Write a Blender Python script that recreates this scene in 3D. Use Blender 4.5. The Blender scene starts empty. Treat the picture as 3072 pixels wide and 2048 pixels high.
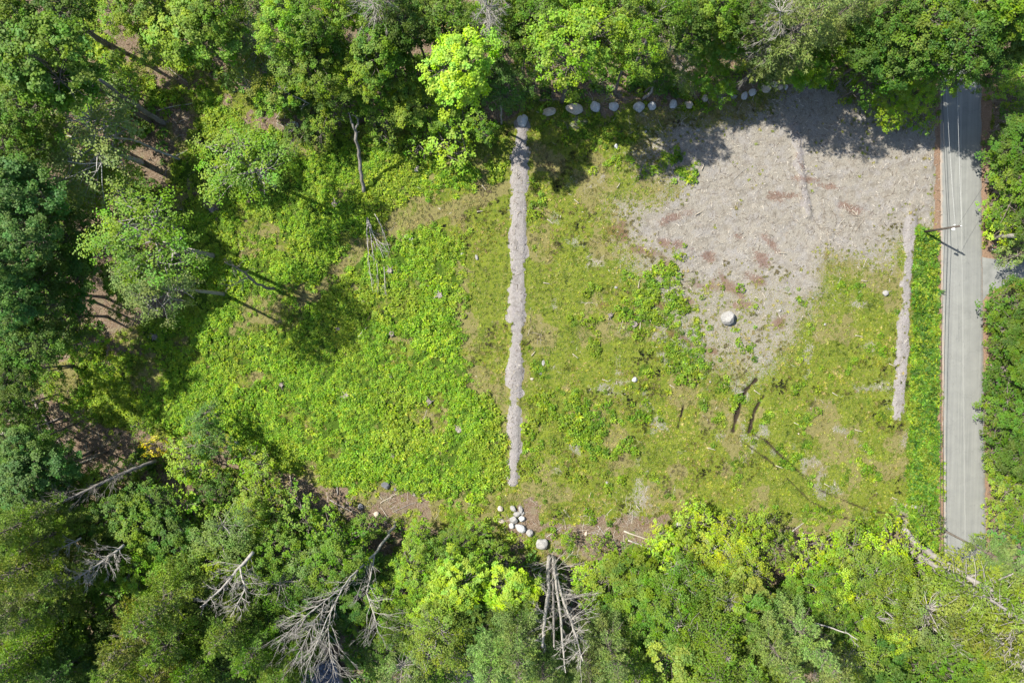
import bpy, math, random
import numpy as np
from mathutils import Vector, Matrix

# ------------------------------------------------------------------ camera, world, sun, exposure
SC = bpy.context.scene
COL = SC.collection
H = 110.0                       # flying height above the ground, metres
TILT = math.radians(3.1)        # the camera looks a little towards the bottom of the picture
cam_d = bpy.data.cameras.new("camera"); cam_d.lens = 24; cam_d.sensor_width = 36
cam_d.clip_start = 1; cam_d.clip_end = 6000
cam = bpy.data.objects.new("camera", cam_d); COL.objects.link(cam)
cam.location = (0, 0, H); cam.rotation_euler = (-TILT, 0, 0)
SC.camera = cam

SUN_EL = math.radians(50.5)
SUN_TO = Vector((-0.885, 0.465))                      # towards the sun, on the ground
world = bpy.data.worlds.new("World"); SC.world = world; world.use_nodes = True
wn = world.node_tree.nodes; wl = world.node_tree.links; wn.clear()
wo = wn.new("ShaderNodeOutputWorld"); bg = wn.new("ShaderNodeBackground"); sky = wn.new("ShaderNodeTexSky")
sky.sky_type = 'NISHITA'; sky.sun_disc = False
sky.sun_elevation = SUN_EL; sky.sun_rotation = math.atan2(SUN_TO.x, SUN_TO.y) % (2 * math.pi)
bg.inputs['Strength'].default_value = 0.105
wl.new(sky.outputs[0], bg.inputs[0]); wl.new(bg.outputs[0], wo.inputs[0])
sun_d = bpy.data.lights.new("sun", 'SUN'); sun_d.energy = 5.0; sun_d.angle = math.radians(0.55)
sun_d.color = (1.0, 0.955, 0.88)
sun = bpy.data.objects.new("sun", sun_d); COL.objects.link(sun)
sd = Vector((-SUN_TO.x * math.cos(SUN_EL), -SUN_TO.y * math.cos(SUN_EL), -math.sin(SUN_EL)))
sun.rotation_euler = sd.to_track_quat('-Z', 'Y').to_euler(); sun.location = (-60, 40, 120)
SC.view_settings.view_transform = 'Standard'; SC.view_settings.look = 'None'
SC.view_settings.exposure = 1.3; SC.view_settings.gamma = 1.0
SC.view_settings.use_curve_mapping = False
SC.cycles.max_bounces = 6; SC.cycles.diffuse_bounces = 3; SC.cycles.transmission_bounces = 4

RNG = np.random.default_rng(7)
random.seed(11)

# ------------------------------------------------------------------ survey coordinates
# Positions were read off the photograph (3072 x 2048); P turns one of them at a height h into a place.
F = 2048.0
ct, st = math.cos(TILT), math.sin(TILT)
def P(x, y, h=0.0):
    dx, dy, dz = (x - 1536.0) / F, -(y - 1024.0) / F, -1.0
    wy = dy * ct + dz * st          # R_x(-TILT)
    wz = -dy * st + dz * ct
    t = (H - h) / (-wz)
    return Vector((dx * t, wy * t, h))
def V(x, y, h=0.0): return P(x * 3072 / 2352, y * 3072 / 2352, h)
def to_v(X, Y):
    """ground point -> survey sheet (2352 wide)"""
    X = np.asarray(X, float); Y = np.asarray(Y, float); Z = -H
    cy = Y * ct - Z * st; cz = Y * st + Z * ct
    k = F / (-cz)
    return (X * k + 1536) * 2352 / 3072, (-cy * k + 1024) * 2352 / 3072
PXV = 2352 / 3072

# ------------------------------------------------------------------ noise and shape fields in numpy
def vnoise(X, Y, scale, seed):
    r = np.random.default_rng(seed); T = r.random((256, 256))
    x = np.asarray(X) / scale + 1000.0; y = np.asarray(Y) / scale + 1000.0
    xi = np.floor(x).astype(int); yi = np.floor(y).astype(int); fx = x - xi; fy = y - yi
    fx = fx * fx * (3 - 2 * fx); fy = fy * fy * (3 - 2 * fy)
    a = T[xi & 255, yi & 255]; b = T[(xi + 1) & 255, yi & 255]; c = T[xi & 255, (yi + 1) & 255]; d = T[(xi + 1) & 255, (yi + 1) & 255]
    return (a * (1 - fx) + b * fx) * (1 - fy) + (c * (1 - fx) + d * fx) * fy
def fbm(X, Y, scale, seed, o=4):
    s = 0; a = 1; t = 0
    for k in range(o):
        s = s + a * vnoise(X, Y, scale / 2 ** k, seed + k); t += a; a *= 0.55
    return s / t
def sstep(a, b, x):
    t = np.clip((x - a) / (b - a), 0, 1); return t * t * (3 - 2 * t)
def seg_dist(x, y, pts):
    d = np.full(np.shape(x), 1e9); tt = np.zeros(np.shape(x)); n = len(pts) - 1
    for i in range(n):
        (x0, y0), (x1, y1) = pts[i][:2], pts[i + 1][:2]
        dx, dy = x1 - x0, y1 - y0; L = dx * dx + dy * dy + 1e-9
        t = np.clip(((x - x0) * dx + (y - y0) * dy) / L, 0, 1)
        q = np.hypot(x - x0 - t * dx, y - y0 - t * dy)
        m = q < d; d = np.where(m, q, d); tt = np.where(m, (i + t) / n, tt)
    return d, tt
def poly_sd(x, y, poly):
    """positive inside"""
    d, _ = seg_dist(x, y, list(poly) + [poly[0]])
    ins = np.zeros(np.shape(x), bool); n = len(poly)
    for i in range(n):
        x0, y0 = poly[i]; x1, y1 = poly[(i + 1) % n]
        c = ((y0 > y) != (y1 > y)) & (x < (x1 - x0) * (y - y0) / ((y1 - y0) + 1e-12) + x0)
        ins ^= c
    return np.where(ins, d, -d)

CLEARING = [(170,110),(110,20),(150,-60),(260,-60),(330,60),(430,130),(520,200),(620,250),(760,262),(900,300),(1000,262),(1150,278),(1200,245),(1300,228),
 (1500,215),(1650,200),(1800,180),(1900,165),(2000,200),(2080,262),(2150,290),(2150,-400),(2270,-400),(2275,560),(2600,575),
 (2600,680),(2310,680),(2280,760),(2285,1280),(2290,1990),(2170,1990),(2165,1290),(2080,1218),(1960,1240),(1850,1225),(1650,1238),
 (1520,1262),(1400,1290),(1270,1290),(1220,1270),(1150,1240),(1000,1200),(950,1212),(820,1220),(700,1170),(620,1120),(500,1080),
 (380,1040),(250,1010),(130,960),(60,900),(110,840),(200,790),(330,740),(420,720),(440,600),(400,480),(360,420),(400,340),(340,250),(270,170)]
GRAVEL = [(1800,205),(1900,180),(2000,205),(2090,280),(2160,300),(2162,520),(2110,500),(2070,530),(2040,585),(1985,625),(1935,622),
 (1893,600),(1870,660),(1850,700),(1815,780),(1740,830),(1690,860),(1650,830),(1600,800),(1545,745),(1505,690),(1480,620),(1440,560),
 (1400,500),(1410,465),(1470,455),(1560,440),(1480,400),(1450,370),(1480,340),(1540,290),(1640,262),(1740,262)]
GRAVEL_CORE = [(1560,300),(1740,275),(1880,215),(2000,240),(2150,320),(2150,480),(2060,520),(1960,590),(1880,560),(1850,640),(1720,640),(1620,600),(1500,540),(1480,480),(1600,430),(1560,380)]
LUSH = [[(110,20),(200,-40),(250,60),(300,160),(400,180),(520,250),(640,290),(700,330),(560,400),(430,480),(380,420),(400,330),(330,250),(240,170),(160,110)],[(380,480),(500,330),(650,320),(850,330),(1000,350),(1160,380),(1155,415),(1000,440),(870,500),(780,560),(830,540),(1010,530),
 (1080,545),(1060,620),(1065,700),(1050,800),(1090,900),(1165,960),(1165,1110),(1150,1150),(1000,1160),(900,1125),(780,1135),(700,1095),
 (560,1085),(520,1010),(240,985),(175,910),(190,820),(300,760),(380,700),(450,640),(400,560)],
 [(350,160),(430,170),(560,260),(520,340),(420,320),(360,230)], [(1290,270),(1420,260),(1450,320),(1400,400),(1300,330)],
 [(1440,370),(1560,350),(1590,400),(1480,420)],[(1430,630),(1560,600),(1640,800),(1600,880),(1530,870),(1500,790),(1440,740)],
 [(1290,960),(1380,930),(1400,1080),(1340,1120),(1280,1060)],[(1205,440),(1240,460),(1225,560),(1205,560)],[(1210,940),(1240,960),(1235,1110),(1205,1090)]]
LUSH_THIN = (3, 4, 5, 6, 7, 8)
VERGE = [(2105,520),(2150,540),(2152,700),(2150,1250),(2165,1290),(2090,1225),(2085,1050),(2095,960),(2098,800),(2100,640)]
LITTER_PATCH = [[(200,-60),(300,-60),(320,60),(360,110),(330,150),(270,140),(220,60)],[(360,150),(420,160),(440,200),(380,200)],[(290,180),(350,190),(350,260),(290,240)],[(640,1085),(720,1100),(800,1135),(900,1125),(985,1150),(1010,1200),(900,1225),(780,1200),(700,1170),(620,1130)],
 [(1240,1185),(1400,1180),(1560,1185),(1520,1260),(1280,1290),(1230,1240)],
 [(80,900),(250,975),(400,1010),(520,1030),(540,1075),(380,1060),(200,1040),(80,960)],
 [(590,260),(800,270),(790,300),(640,305),(590,300)],[(340,235),(420,240),(470,330),(420,330)],[(200,780),(310,780),(330,815),(260,850),(200,830)],
 [(1200,1150),(1260,1190),(1260,1260),(1180,1260),(1150,1200)],[(330,380),(390,390),(400,500),(350,520)],[(430,415),(520,470),(500,500),(420,470)],
 [(1800,1215),(1880,1215),(1880,1260),(1800,1260)],[(1290,215),(1500,205),(1650,195),(1800,178),(1880,165),(1850,205),(1700,225),(1400,250)]]
TRACK = [(1170,428),(1080,460),(1000,490),(905,522),(830,572),(765,640),(700,700)]
BERM1 = [(1197,296),(1196,360),(1193,430),(1190,560),(1187,700),(1184,840),(1181,950),(1180,1105)]
BERM1_W = [19,21,22,21,22,20,16,12]
BERM2 = [(2098,470),(2090,560),(2084,640),(2078,756),(2073,860),(2066,925),(2058,985)]
BERM2_W = [13,14,15,15,15,15,16]
BERM3 = [(1826,292),(1832,350),(1842,420),(1855,494)]
BERM3_W = [12,11,11,10]
RUTS = [([(1742,868),(1712,898),(1692,955),(1684,990)],6.5),([(1757,905),(1733,946),(1721,992)],6),([(1571,930),(1558,983)],4),([(1600,943),(1598,980)],2.5),
 ([(1722,995),(1760,1012),(1800,1052),(1880,1124),(1992,1172),(2090,1190)],3.4),([(1700,1010),(1770,1060),(1860,1150),(1926,1186),(2030,1215)],3.4),([(2112,1270),(2095,1235),(2085,1215)],3.6),([(2010,1070),(2030,1090)],2),([(1205,795),(1240,770),(1300,760)],3)]
REDS = [(1600,655,26,10,10),(1660,640,18,9,60),(1480,575,30,8,15),(1780,455,26,9,0),(1900,430,22,8,10),(1735,640,22,10,30),(1550,500,34,9,-20),(1840,380,16,7,60),(1690,700,30,8,0),(1960,480,26,10,20),(1520,620,14,24,10),(1770,560,24,8,40),(1745,592,20,14,30),(1468,740,14,34,10),(1555,772,26,9,20),(1500,735,18,9,0),(1380,700,12,8,0),(1660,660,34,16,20),(1690,670,30,8,35),(1430,540,16,22,60),(1550,560,40,10,10),(1700,545,12,8,0),(1745,590,30,10,40),(1600,795,26,7,20),
 (1640,808,22,7,10),(1790,740,14,20,60),(1800,450,30,8,5),(1860,412,28,8,5),(1520,700,30,7,10),(1580,690,10,16,0),(1420,520,10,30,60),(1625,590,16,12,0),(2350,0,1,1,0)]
def strip(x, y, pts, ws, soft):
    d, t = seg_dist(x, y, pts)
    w = np.interp(t * (len(ws) - 1), range(len(ws)), ws) * .86 if len(ws) != 7 or ws[0] != 14 else np.full(np.shape(x), 15.)
    return sstep(soft, -soft, d - w), d, w

def road_edges(yv):
    y = np.asarray(yv) / PXV
    l = np.interp(y, [-600, 240, 683, 1100, 1640, 2700], [2816, 2820, 2824, 2828, 2833, 2843])
    r = np.interp(y, [-600, 240, 683, 1100, 1640, 2700], [2942, 2943.5, 2945, 2951, 2958, 2968])
    return l * PXV, r * PXV
DRIVE = [(2250,588),(2262,592),(2290,596),(2330,598),(2700,602),(2700,640),(2335,640),(2312,655),(2290,663),(2272,672),(2256,684)]

def fields(X, Y):
    x, y = to_v(X, Y)
    n1 = fbm(X, Y, 6.0, 21) - .5; n2 = fbm(X, Y, 1.6, 31) - .5; n3 = fbm(X, Y, 14, 41) - .5; n4 = fbm(X, Y, 3.0, 51) - .5
    wob = n1 * 60 + n2 * 26
    f = {}
    cl = poly_sd(x, y, CLEARING)
    f['forest'] = sstep(-12, 14, -cl + n1 * 40)
    g = poly_sd(x, y, GRAVEL); gc = poly_sd(x, y, GRAVEL_CORE)
    f['gravel'] = np.clip(sstep(-95, 60, g + wob * 1.7) * 0.60 + sstep(-50, 70, gc + wob * 1.8) * 0.5, 0, 1)
    # scattered bare pale patches in the right field
    pat = sstep(.56, .74, fbm(X, Y, 3.4, 61)) * sstep(1200, 1300, x) * (x < 2090)
    f['gravel'] = np.maximum(f['gravel'], 0.50 * pat)
    lu = np.zeros_like(x)
    for k_, p in enumerate(LUSH): lu = np.maximum(lu, sstep(-30, 45, poly_sd(x, y, p) + n4 * 90 + n2 * 30 + n1 * 40) * (.55 if k_ in LUSH_THIN else 1))
    holes = sstep(.57, .72, fbm(X, Y, 6, 71)) * 0.75
    lu = lu * (1 - holes)
    pr = sstep(.56, .72, fbm(X, Y, 2.6, 81)) * sstep(1210, 1240, x) * (y > 650) * .6 * (1 - f['gravel'])
    lu = np.maximum(lu, pr)
    tr, _, _ = strip(x, y, TRACK, [14] * 7, 10)
    lu = lu * (1 - tr * .9)
    olive = sstep(-50, 70, n1 * 60 + n4 * 60 + x - np.interp(y, [400, 560, 700, 850, 1000], [1150, 1075, 1060, 1090, 1170])) * (x < 1180) * (y > 430)
    lu = lu * (1 - olive * .70)
    vg = sstep(-4, 8, poly_sd(x, y, VERGE) + n2 * 14)
    f['verge'] = vg
    lt = f['forest'].copy()
    for p in LITTER_PATCH: lt = np.maximum(lt, .95 * sstep(-16, 16, poly_sd(x, y, p) + n4 * 60 + n2 * 34) * (1 - .8 * sstep(.55, .68, fbm(X, Y, 3.2, 95))))
    lt = np.maximum(lt, .9 * sstep(.66, .74, fbm(X, Y, 5, 91)) * (x < 620) * (y < 560))
    lu = np.maximum(lu, .5 * sstep(.52, .66, fbm(X, Y, 3.2, 95)) * (cl < 60) * (1 - f['gravel']))
    f['lush'] = lu * (1 - lt * .8)
    f['litter'] = lt
    l, r = road_edges(y)
    f['road'] = ((x > l) & (x < r)).astype(float)
    shl = sstep(19, 9, l - x + n2 * 14 + n4 * 12) * (x < l + 4)
    wr = np.interp(y, [0, 300, 480, 560, 700, 860, 1100, 1300], [26, 22, 12, 22, 30, 20, 24, 30])
    shr = sstep(0, -8, x - r - wr + n2 * 14 - 4) * (x > r - 4)
    f['shoulder'] = np.maximum(shl, shr)
    f['shr'] = shr
    ins = sstep(-3, 6, poly_sd(x, y, [(2255,540),(2275,530),(2315,570),(2335,598),(2280,600),(2255,590)]))
    f['shoulder'] = np.maximum(f['shoulder'], ins)
    b1, d1, w1 = strip(x, y, BERM1, BERM1_W, 3.5); b1 = sstep(-6, 4, w1 - d1 + n2 * 30 + n4 * 18)
    b2, d2, w2 = strip(x, y, BERM2, BERM2_W, 5); b2 = sstep(-7, 5, w2 - d2 + n2 * 26 + n4 * 16) * sstep(462, 505, y + n2 * 30) * sstep(1000, 940, y + n2 * 60)
    b3, d3, w3 = strip(x, y, BERM3, BERM3_W, 3.5); b3 = sstep(-6, 5, w3 - d3 + n2 * 22) * .98
    f['straw'] = np.maximum(np.maximum(b1, b2 * .9), b3 * .85)
    f['b'] = (b1, d1, w1, b2, d2, w2, b3, d3, w3)
    rd = np.zeros_like(x)
    for (cx, cy, rx, ry, a) in REDS:
        a = math.radians(a); u = (x - cx) * math.cos(a) + (y - cy) * math.sin(a); w = -(x - cx) * math.sin(a) + (y - cy) * math.cos(a)
        rd = np.maximum(rd, sstep(2.3, -.1, np.sqrt((u / rx) ** 2 + (w / ry) ** 2) + n2 * 2.4))
    f['red'] = rd
    ru = np.zeros_like(x)
    for pts, w in RUTS:
        d, t = seg_dist(x, y, pts)
        q = sstep(w, w * .3, d + n2 * 6) * (0.55 if w < 3.8 else 1) * sstep(0, .08, t + .02) * ((0.5 + 0.5 * sstep(.3, .6, vnoise(X, Y, .8, 15))) if w > 3.8 else (.75 + .25 * vnoise(X, Y, .8, 15)))
        ru = np.maximum(ru, q)
    f['rut'] = ru = np.clip(ru * 1.6, 0, 1)
    tyre = np.zeros_like(x)                                # curved marks left by the machine that graded the gravel
    for cx, cy, r0, r1, a0, a1, w_ in [(1600,250,120,360,.45,2.0,6.5),(1980,180,130,380,1.4,3.0,7),(1750,820,150,360,-2.4,-.7,7.5),(1480,640,50,220,-1.4,.4,6.5)]:
        rr_ = np.hypot(x - cx, y - cy); an = np.arctan2(y - cy, x - cx)
        m_ = sstep(r0, r0 + 30, rr_) * sstep(r1, r1 - 40, rr_) * sstep(a0 - .15, a0 + .2, an) * sstep(a1 + .15, a1 - .2, an)
        tyre = np.maximum(tyre, .50 * m_ * sstep(.1, .95, np.sin(rr_ / w_ * 6.283 / 2 + n1 * 9)) * sstep(.42, .58, fbm(X, Y, 2.2, 27)))
    d, _ = seg_dist(x, y, [(2130,380),(1960,420),(1760,440),(1600,480),(1440,530)])
    tyre = np.maximum(tyre, .35 * sstep(10, 3, np.abs(d - 14) + n2 * 8))
    f['tyre'] = tyre; f['dark'] = np.maximum(ru, tyre * .70)
    dry = np.clip(sstep(.45, .65, fbm(X, Y, 4.5, 101)) * .8 + tr, 0, 1)
    dry = np.maximum(dry, sstep(-40, 60, g + 40) * .6)
    f['dry'] = dry
    f['gravel'] = np.maximum(f['gravel'], .95 * sstep(-4, 8, poly_sd(x, y, [(985,1552),(1040,1535),(1130,1528),(1150,1620),(980,1620)]) + n2 * 16))
    f['lawn'] = sstep(-3, 3, poly_sd(x, y, [(2322,85),(2420,60),(2420,170),(2340,165),(2322,130)]))
    f['x'] = x; f['y'] = y
    return f
def height(X, Y, f=None):
    if f is None: f = fields(X, Y)
    z = (fbm(X, Y, 22, 5, 3) - .5) * .9 + (fbm(X, Y, 2.2, 6, 3) - .5) * .22
    z = z + f['forest'] * (fbm(X, Y, 5, 8, 3) - .5) * .5
    b1, d1, w1, b2, d2, w2, b3, d3, w3 = f['b']
    for d, w, a in ((d1, w1, .34), (d2, w2, .20), (d3, w3, .30)):
        z = z + a * np.clip(1 - (d / (w + 1)) ** 4, 0, 1) * (.7 + .6 * fbm(X, Y, 1.1, 77, 3))
    z = z - .38 * f['rut'] - .03 * f['tyre'] + f['verge'] * -.15
    l, r = road_edges(f['y'])
    dr = np.maximum(l - f['x'], f['x'] - r)                # outside distance
    flat = sstep(30, 4, dr)
    dd = poly_sd(f['x'], f['y'], DRIVE); flat = np.maximum(flat, sstep(-14, -2, dd))
    z = z * (1 - flat) - .06 * sstep(3, -1, dr) - .05 * sstep(-2, 1, dd)
    return z
GRID = {}
def gz(x, y):
    x0, y0, st_, Zg = GRID['x0'], GRID['y0'], GRID['st'], GRID['Z']
    u = min(max((x - x0) / st_, 0), Zg.shape[1] - 1.001); v = min(max((y - y0) / st_, 0), Zg.shape[0] - 1.001)
    i, j = int(v), int(u); a, b = v - i, u - j
    return float((Zg[i, j] * (1 - b) + Zg[i, j + 1] * b) * (1 - a) + (Zg[i + 1, j] * (1 - b) + Zg[i + 1, j + 1] * b) * a)

# ------------------------------------------------------------------ mesh and object helpers
def mesh_np(name, verts, faces, smooth=False):
    verts = np.asarray(verts, np.float32); faces = np.asarray(faces, np.int32)
    m = bpy.data.meshes.new(name); k = faces.shape[1]
    m.vertices.add(len(verts)); m.vertices.foreach_set('co', verts.ravel())
    m.loops.add(faces.size); m.loops.foreach_set('vertex_index', faces.ravel())
    m.polygons.add(len(faces)); m.polygons.foreach_set('loop_start', np.arange(0, faces.size, k, dtype=np.int32))
    m.polygons.foreach_set('loop_total', np.full(len(faces), k, np.int32))
    if smooth: m.polygons.foreach_set('use_smooth', np.ones(len(faces), bool))
    m.update(calc_edges=True)
    return m
class MB:
    def __init__(s): s.v = []; s.f = []; s.n = 0
    def add(s, v, f):
        s.v.append(np.asarray(v, np.float32)); s.f.append(np.asarray(f, np.int32) + s.n); s.n += len(v)
    def mesh(s, name, smooth=True):
        return mesh_np(name, np.vstack(s.v), np.vstack(s.f), smooth)
def tube(mb, pts, radii, sides=6, cap=True):
    pts = [np.array(p, float) for p in pts]; n = len(pts); vs = []
    ref = None
    for i in range(n):
        d = pts[min(i + 1, n - 1)] - pts[max(i - 1, 0)]; d = d / (np.linalg.norm(d) + 1e-9)
        if ref is None: ref = np.array([1, 0, 0.]) if abs(d[0]) < .8 else np.array([0, 1, 0.])
        a = ref - d * ref.dot(d); a /= np.linalg.norm(a) + 1e-9; ref = a; b = np.cross(d, a)
        for k in range(sides):
            t = 2 * math.pi * k / sides
            vs.append(pts[i] + radii[i] * (a * math.cos(t) + b * math.sin(t)))
    fs = []
    for i in range(n - 1):
        for k in range(sides):
            k2 = (k + 1) % sides
            fs.append((i * sides + k, i * sides + k2, (i + 1) * sides + k2, (i + 1) * sides + k))
    if cap:
        vs.append(pts[0]); vs.append(pts[-1]); c0 = n * sides; c1 = c0 + 1
        for k in range(0, sides, 1):
            k2 = (k + 1) % sides
            fs.append((c0, k2, k, c0)); fs.append((c1, (n - 1) * sides + k, (n - 1) * sides + k2, c1))
        fs = [f for f in fs]
    # degenerate quads as triangles: rewrite caps with a repeated vertex avoided
    out = []; vs2 = list(vs)
    for f in fs:
        if f[0] == f[3]:
            m = (np.array(vs2[f[1]]) + np.array(vs2[f[2]])) / 2; vs2.append(m); out.append((f[0], f[1], len(vs2) - 1, f[2]))
        else: out.append(f)
    mb.add(vs2, out)
def box(mb, cx, cy, cz, sx, sy, sz, rz=0.0):
    c, s = math.cos(rz), math.sin(rz); v = []
    for dz in (-1, 1):
        for dx, dy in ((-1, -1), (1, -1), (1, 1), (-1, 1)):
            x, y = dx * sx / 2, dy * sy / 2
            v.append((cx + x * c - y * s, cy + x * s + y * c, cz + dz * sz / 2))
    mb.add(v, [(3, 2, 1, 0), (4, 5, 6, 7), (0, 1, 5, 4), (1, 2, 6, 5), (2, 3, 7, 6), (3, 0, 4, 7)])
def link(name, data, mat=None, parent=None, loc=None):
    o = bpy.data.objects.new(name, data); COL.objects.link(o)
    if mat is not None and not data.materials: data.materials.append(mat)
    if parent is not None: o.parent = parent
    if loc is not None: o.location = loc
    return o
def tag(o, label, cat, group=None, kind=None):
    if label: o['label'] = label
    if cat: o['category'] = cat
    if group: o['group'] = group
    if kind: o['kind'] = kind
    return o
def empty(name, loc, rz=0):
    o = bpy.data.objects.new(name, None); COL.objects.link(o); o.location = loc; o.rotation_euler = (0, 0, rz)
    o.empty_display_size = .3
    return o

# ------------------------------------------------------------------ materials
class NT:
    def __init__(s, name):
        s.m = bpy.data.materials.new(name); s.m.use_nodes = True; s.t = s.m.node_tree; s.t.nodes.clear()
        s.out = s.n('ShaderNodeOutputMaterial')
    def n(s, t, **k):
        n = s.t.nodes.new(t)
        for a, b in k.items(): setattr(n, a, b)
        return n
    def l(s, a, b): s.t.links.new(a, b)
    def noise(s, vec, scale, detail=3, rough=.55):
        n = s.n('ShaderNodeTexNoise'); n.inputs['Scale'].default_value = scale; n.inputs['Detail'].default_value = detail
        n.inputs['Roughness'].default_value = rough
        if vec is not None: s.l(vec, n.inputs['Vector'])
        return n.outputs['Fac']
    def ramp(s, fac, stops):
        r = s.n('ShaderNodeValToRGB'); e = r.color_ramp.elements
        while len(e) < len(stops): e.new(.5)
        for i, (p, c) in enumerate(stops): e[i].position = p; e[i].color = (*c, 1)
        s.l(fac, r.inputs[0]); return r.outputs[0]
    def math(s, op, a, b=None, c=None, clamp=False):
        m = s.n('ShaderNodeMath', operation=op); m.use_clamp = clamp
        for i, v in enumerate((a, b, c)):
            if v is None: continue
            if isinstance(v, (int, float)): m.inputs[i].default_value = v
            else: s.l(v, m.inputs[i])
        return m.outputs[0]
    def mix(s, fac, a, b, mode='MIX'):
        m = s.n('ShaderNodeMix', data_type='RGBA', blend_type=mode)
        for key, v in ((0, fac), (6, a), (7, b)):
            if isinstance(v, (int, float)): m.inputs[key].default_value = v
            elif isinstance(v, tuple): m.inputs[key].default_value = (*v, 1)
            else: s.l(v, m.inputs[key])
        return m.outputs[2]
    def sm(s, v, lo, hi):
        m = s.n('ShaderNodeMapRange', interpolation_type='SMOOTHSTEP'); s.l(v, m.inputs[0])
        m.inputs[1].default_value = lo; m.inputs[2].default_value = hi; return m.outputs[0]
    def princ(s, col, rough=.9, spec=.2, bump=None, bstr=.5, bdist=.05):
        p = s.n('ShaderNodeBsdfPrincipled')
        if isinstance(col, tuple): p.inputs['Base Color'].default_value = (*col, 1)
        else: s.l(col, p.inputs['Base Color'])
        p.inputs['Roughness'].default_value = rough; p.inputs['Specular IOR Level'].default_value = spec
        if bump is not None:
            b = s.n('ShaderNodeBump'); b.inputs['Strength'].default_value = bstr; b.inputs['Distance'].default_value = bdist
            s.l(bump, b.inputs['Height']); s.l(b.outputs[0], p.inputs['Normal'])
        return p.outputs[0]

def leaf_material(name, source, fixed=None, trans=.38):
    """green leaves: source = 'OBJECT' (object colour) or 'INSTANCER' (tint of the scattered plant)"""
    t = NT(name)
    if source == 'OBJECT': c = t.n('ShaderNodeObjectInfo').outputs['Color']
    else: c = t.n('ShaderNodeAttribute', attribute_type='INSTANCER', attribute_name='tint').outputs['Color']
    tone = t.n('ShaderNodeAttribute', attribute_type='GEOMETRY', attribute_name='tone')
    sep = t.n('ShaderNodeSeparateColor'); t.l(tone.outputs['Color'], sep.inputs[0])
    v = t.math('MULTIPLY_ADD', sep.outputs[0], .75, .62)
    hsv = t.n('ShaderNodeHueSaturation'); t.l(c, hsv.inputs['Color']); t.l(v, hsv.inputs['Value'])
    hue = t.math('MULTIPLY_ADD', sep.outputs[1], -.075, .530); t.l(hue, hsv.inputs['Hue'])
    sat = t.math('MULTIPLY_ADD', sep.outputs[2], -.22, 1.06); t.l(sat, hsv.inputs['Saturation'])
    pr = t.princ(hsv.outputs[0], .6, .22)
    tr = t.n('ShaderNodeBsdfTranslucent')
    tc = t.mix(.5, hsv.outputs[0], (.9, 1.0, .25), 'MULTIPLY')
    tc2 = t.n('ShaderNodeHueSaturation'); t.l(tc, tc2.inputs['Color']); tc2.inputs['Value'].default_value = 1.5
    t.l(tc2.outputs[0], tr.inputs['Color'])
    mx = t.n('ShaderNodeMixShader'); mx.inputs[0].default_value = trans
    t.l(pr, mx.inputs[1]); t.l(tr.outputs[0], mx.inputs[2]); t.l(mx.outputs[0], t.out.inputs[0])
    return t.m
M_LEAF = leaf_material('leaf', 'OBJECT')
M_NEEDLE = leaf_material('needle', 'OBJECT', trans=.22)
M_WEED = leaf_material('weed_leaf', 'INSTANCER', trans=.40)

def bark(name, a, b, sc=3.0):
    t = NT(name); g = t.n('ShaderNodeTexCoord').outputs['Object']
    mp = t.n('ShaderNodeMapping'); mp.inputs['Scale'].default_value = (1, 1, .35); t.l(g, mp.inputs[0])
    n = t.noise(mp.outputs[0], sc, 5, .7); c = t.ramp(n, [(.3, a), (.7, b)])
    t.l(t.princ(c, .95, .1, n, .8, .05), t.out.inputs[0]); return t.m
M_BARK = bark('bark_brown_grey', (.07, .055, .042), (.19, .165, .14))
M_BARK_PALE = bark('bark_pale_grey', (.15, .135, .12), (.32, .295, .26))
M_BIRCH = bark('bark_birch', (.12, .11, .10), (.45, .435, .40), 2.0)
M_DEAD = bark('dead_wood_silver', (.17, .155, .13), (.36, .335, .295), 4)
M_DEAD_MID = bark('dead_wood_grey', (.09, .08, .068), (.23, .21, .185), 4)
M_DEAD_DK = bark('dead_wood_dark', (.09, .075, .06), (.24, .21, .18), 4)
M_STICK = bark('stick_bleached', (.22, .19, .14), (.40, .355, .28), 5)
M_POLE = bark('pole_creosote', (.035, .028, .022), (.10, .085, .07), 4)

def simple(name, c, rough=.6, spec=.4, var=.15, sc=8, metal=0):
    t = NT(name); g = t.n('ShaderNodeTexCoord').outputs['Object']; n = t.noise(g, sc, 4)
    cc = t.ramp(n, [(.3, tuple(x * (1 - var) for x in c)), (.7, tuple(min(1, x * (1 + var)) for x in c))])
    s = t.princ(cc, rough, spec, n, .2, .01); s.node.inputs['Metallic'].default_value = metal
    t.l(s, t.out.inputs[0]); return t.m

def rock_mat(name, a, b, c):
    t = NT(name); g = t.n('ShaderNodeTexCoord').outputs['Object']
    n = t.noise(g, 1.1, 4, .6); n2 = t.noise(g, 9, 4, .7)
    col = t.ramp(n, [(.3, a), (.55, b), (.75, c)])
    col = t.mix(t.math('MULTIPLY', t.sm(n2, .48, .7), .55), col, (.07, .065, .06))
    n3 = t.noise(g, 2.7, 5, .75); col = t.mix(t.math('MULTIPLY', t.sm(n3, .52, .62), .5), col, (.12, .115, .10))
    t.l(t.princ(col, .92, .2, n2, .7, .06), t.out.inputs[0]); return t.m
M_ROCK_GREY = rock_mat('granite_grey', (.30, .30, .29), (.42, .42, .41), (.50, .49, .47))
M_ROCK_TAN = rock_mat('granite_tan', (.32, .26, .19), (.45, .385, .30), (.42, .40, .36))
M_ROCK_DARK = rock_mat('granite_dark', (.06, .062, .068), (.12, .124, .13), (.17, .168, .16))
M_ROCK_WHITE = rock_mat('granite_white', (.17, .165, .15), (.27, .26, .24), (.36, .35, .325))

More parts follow.
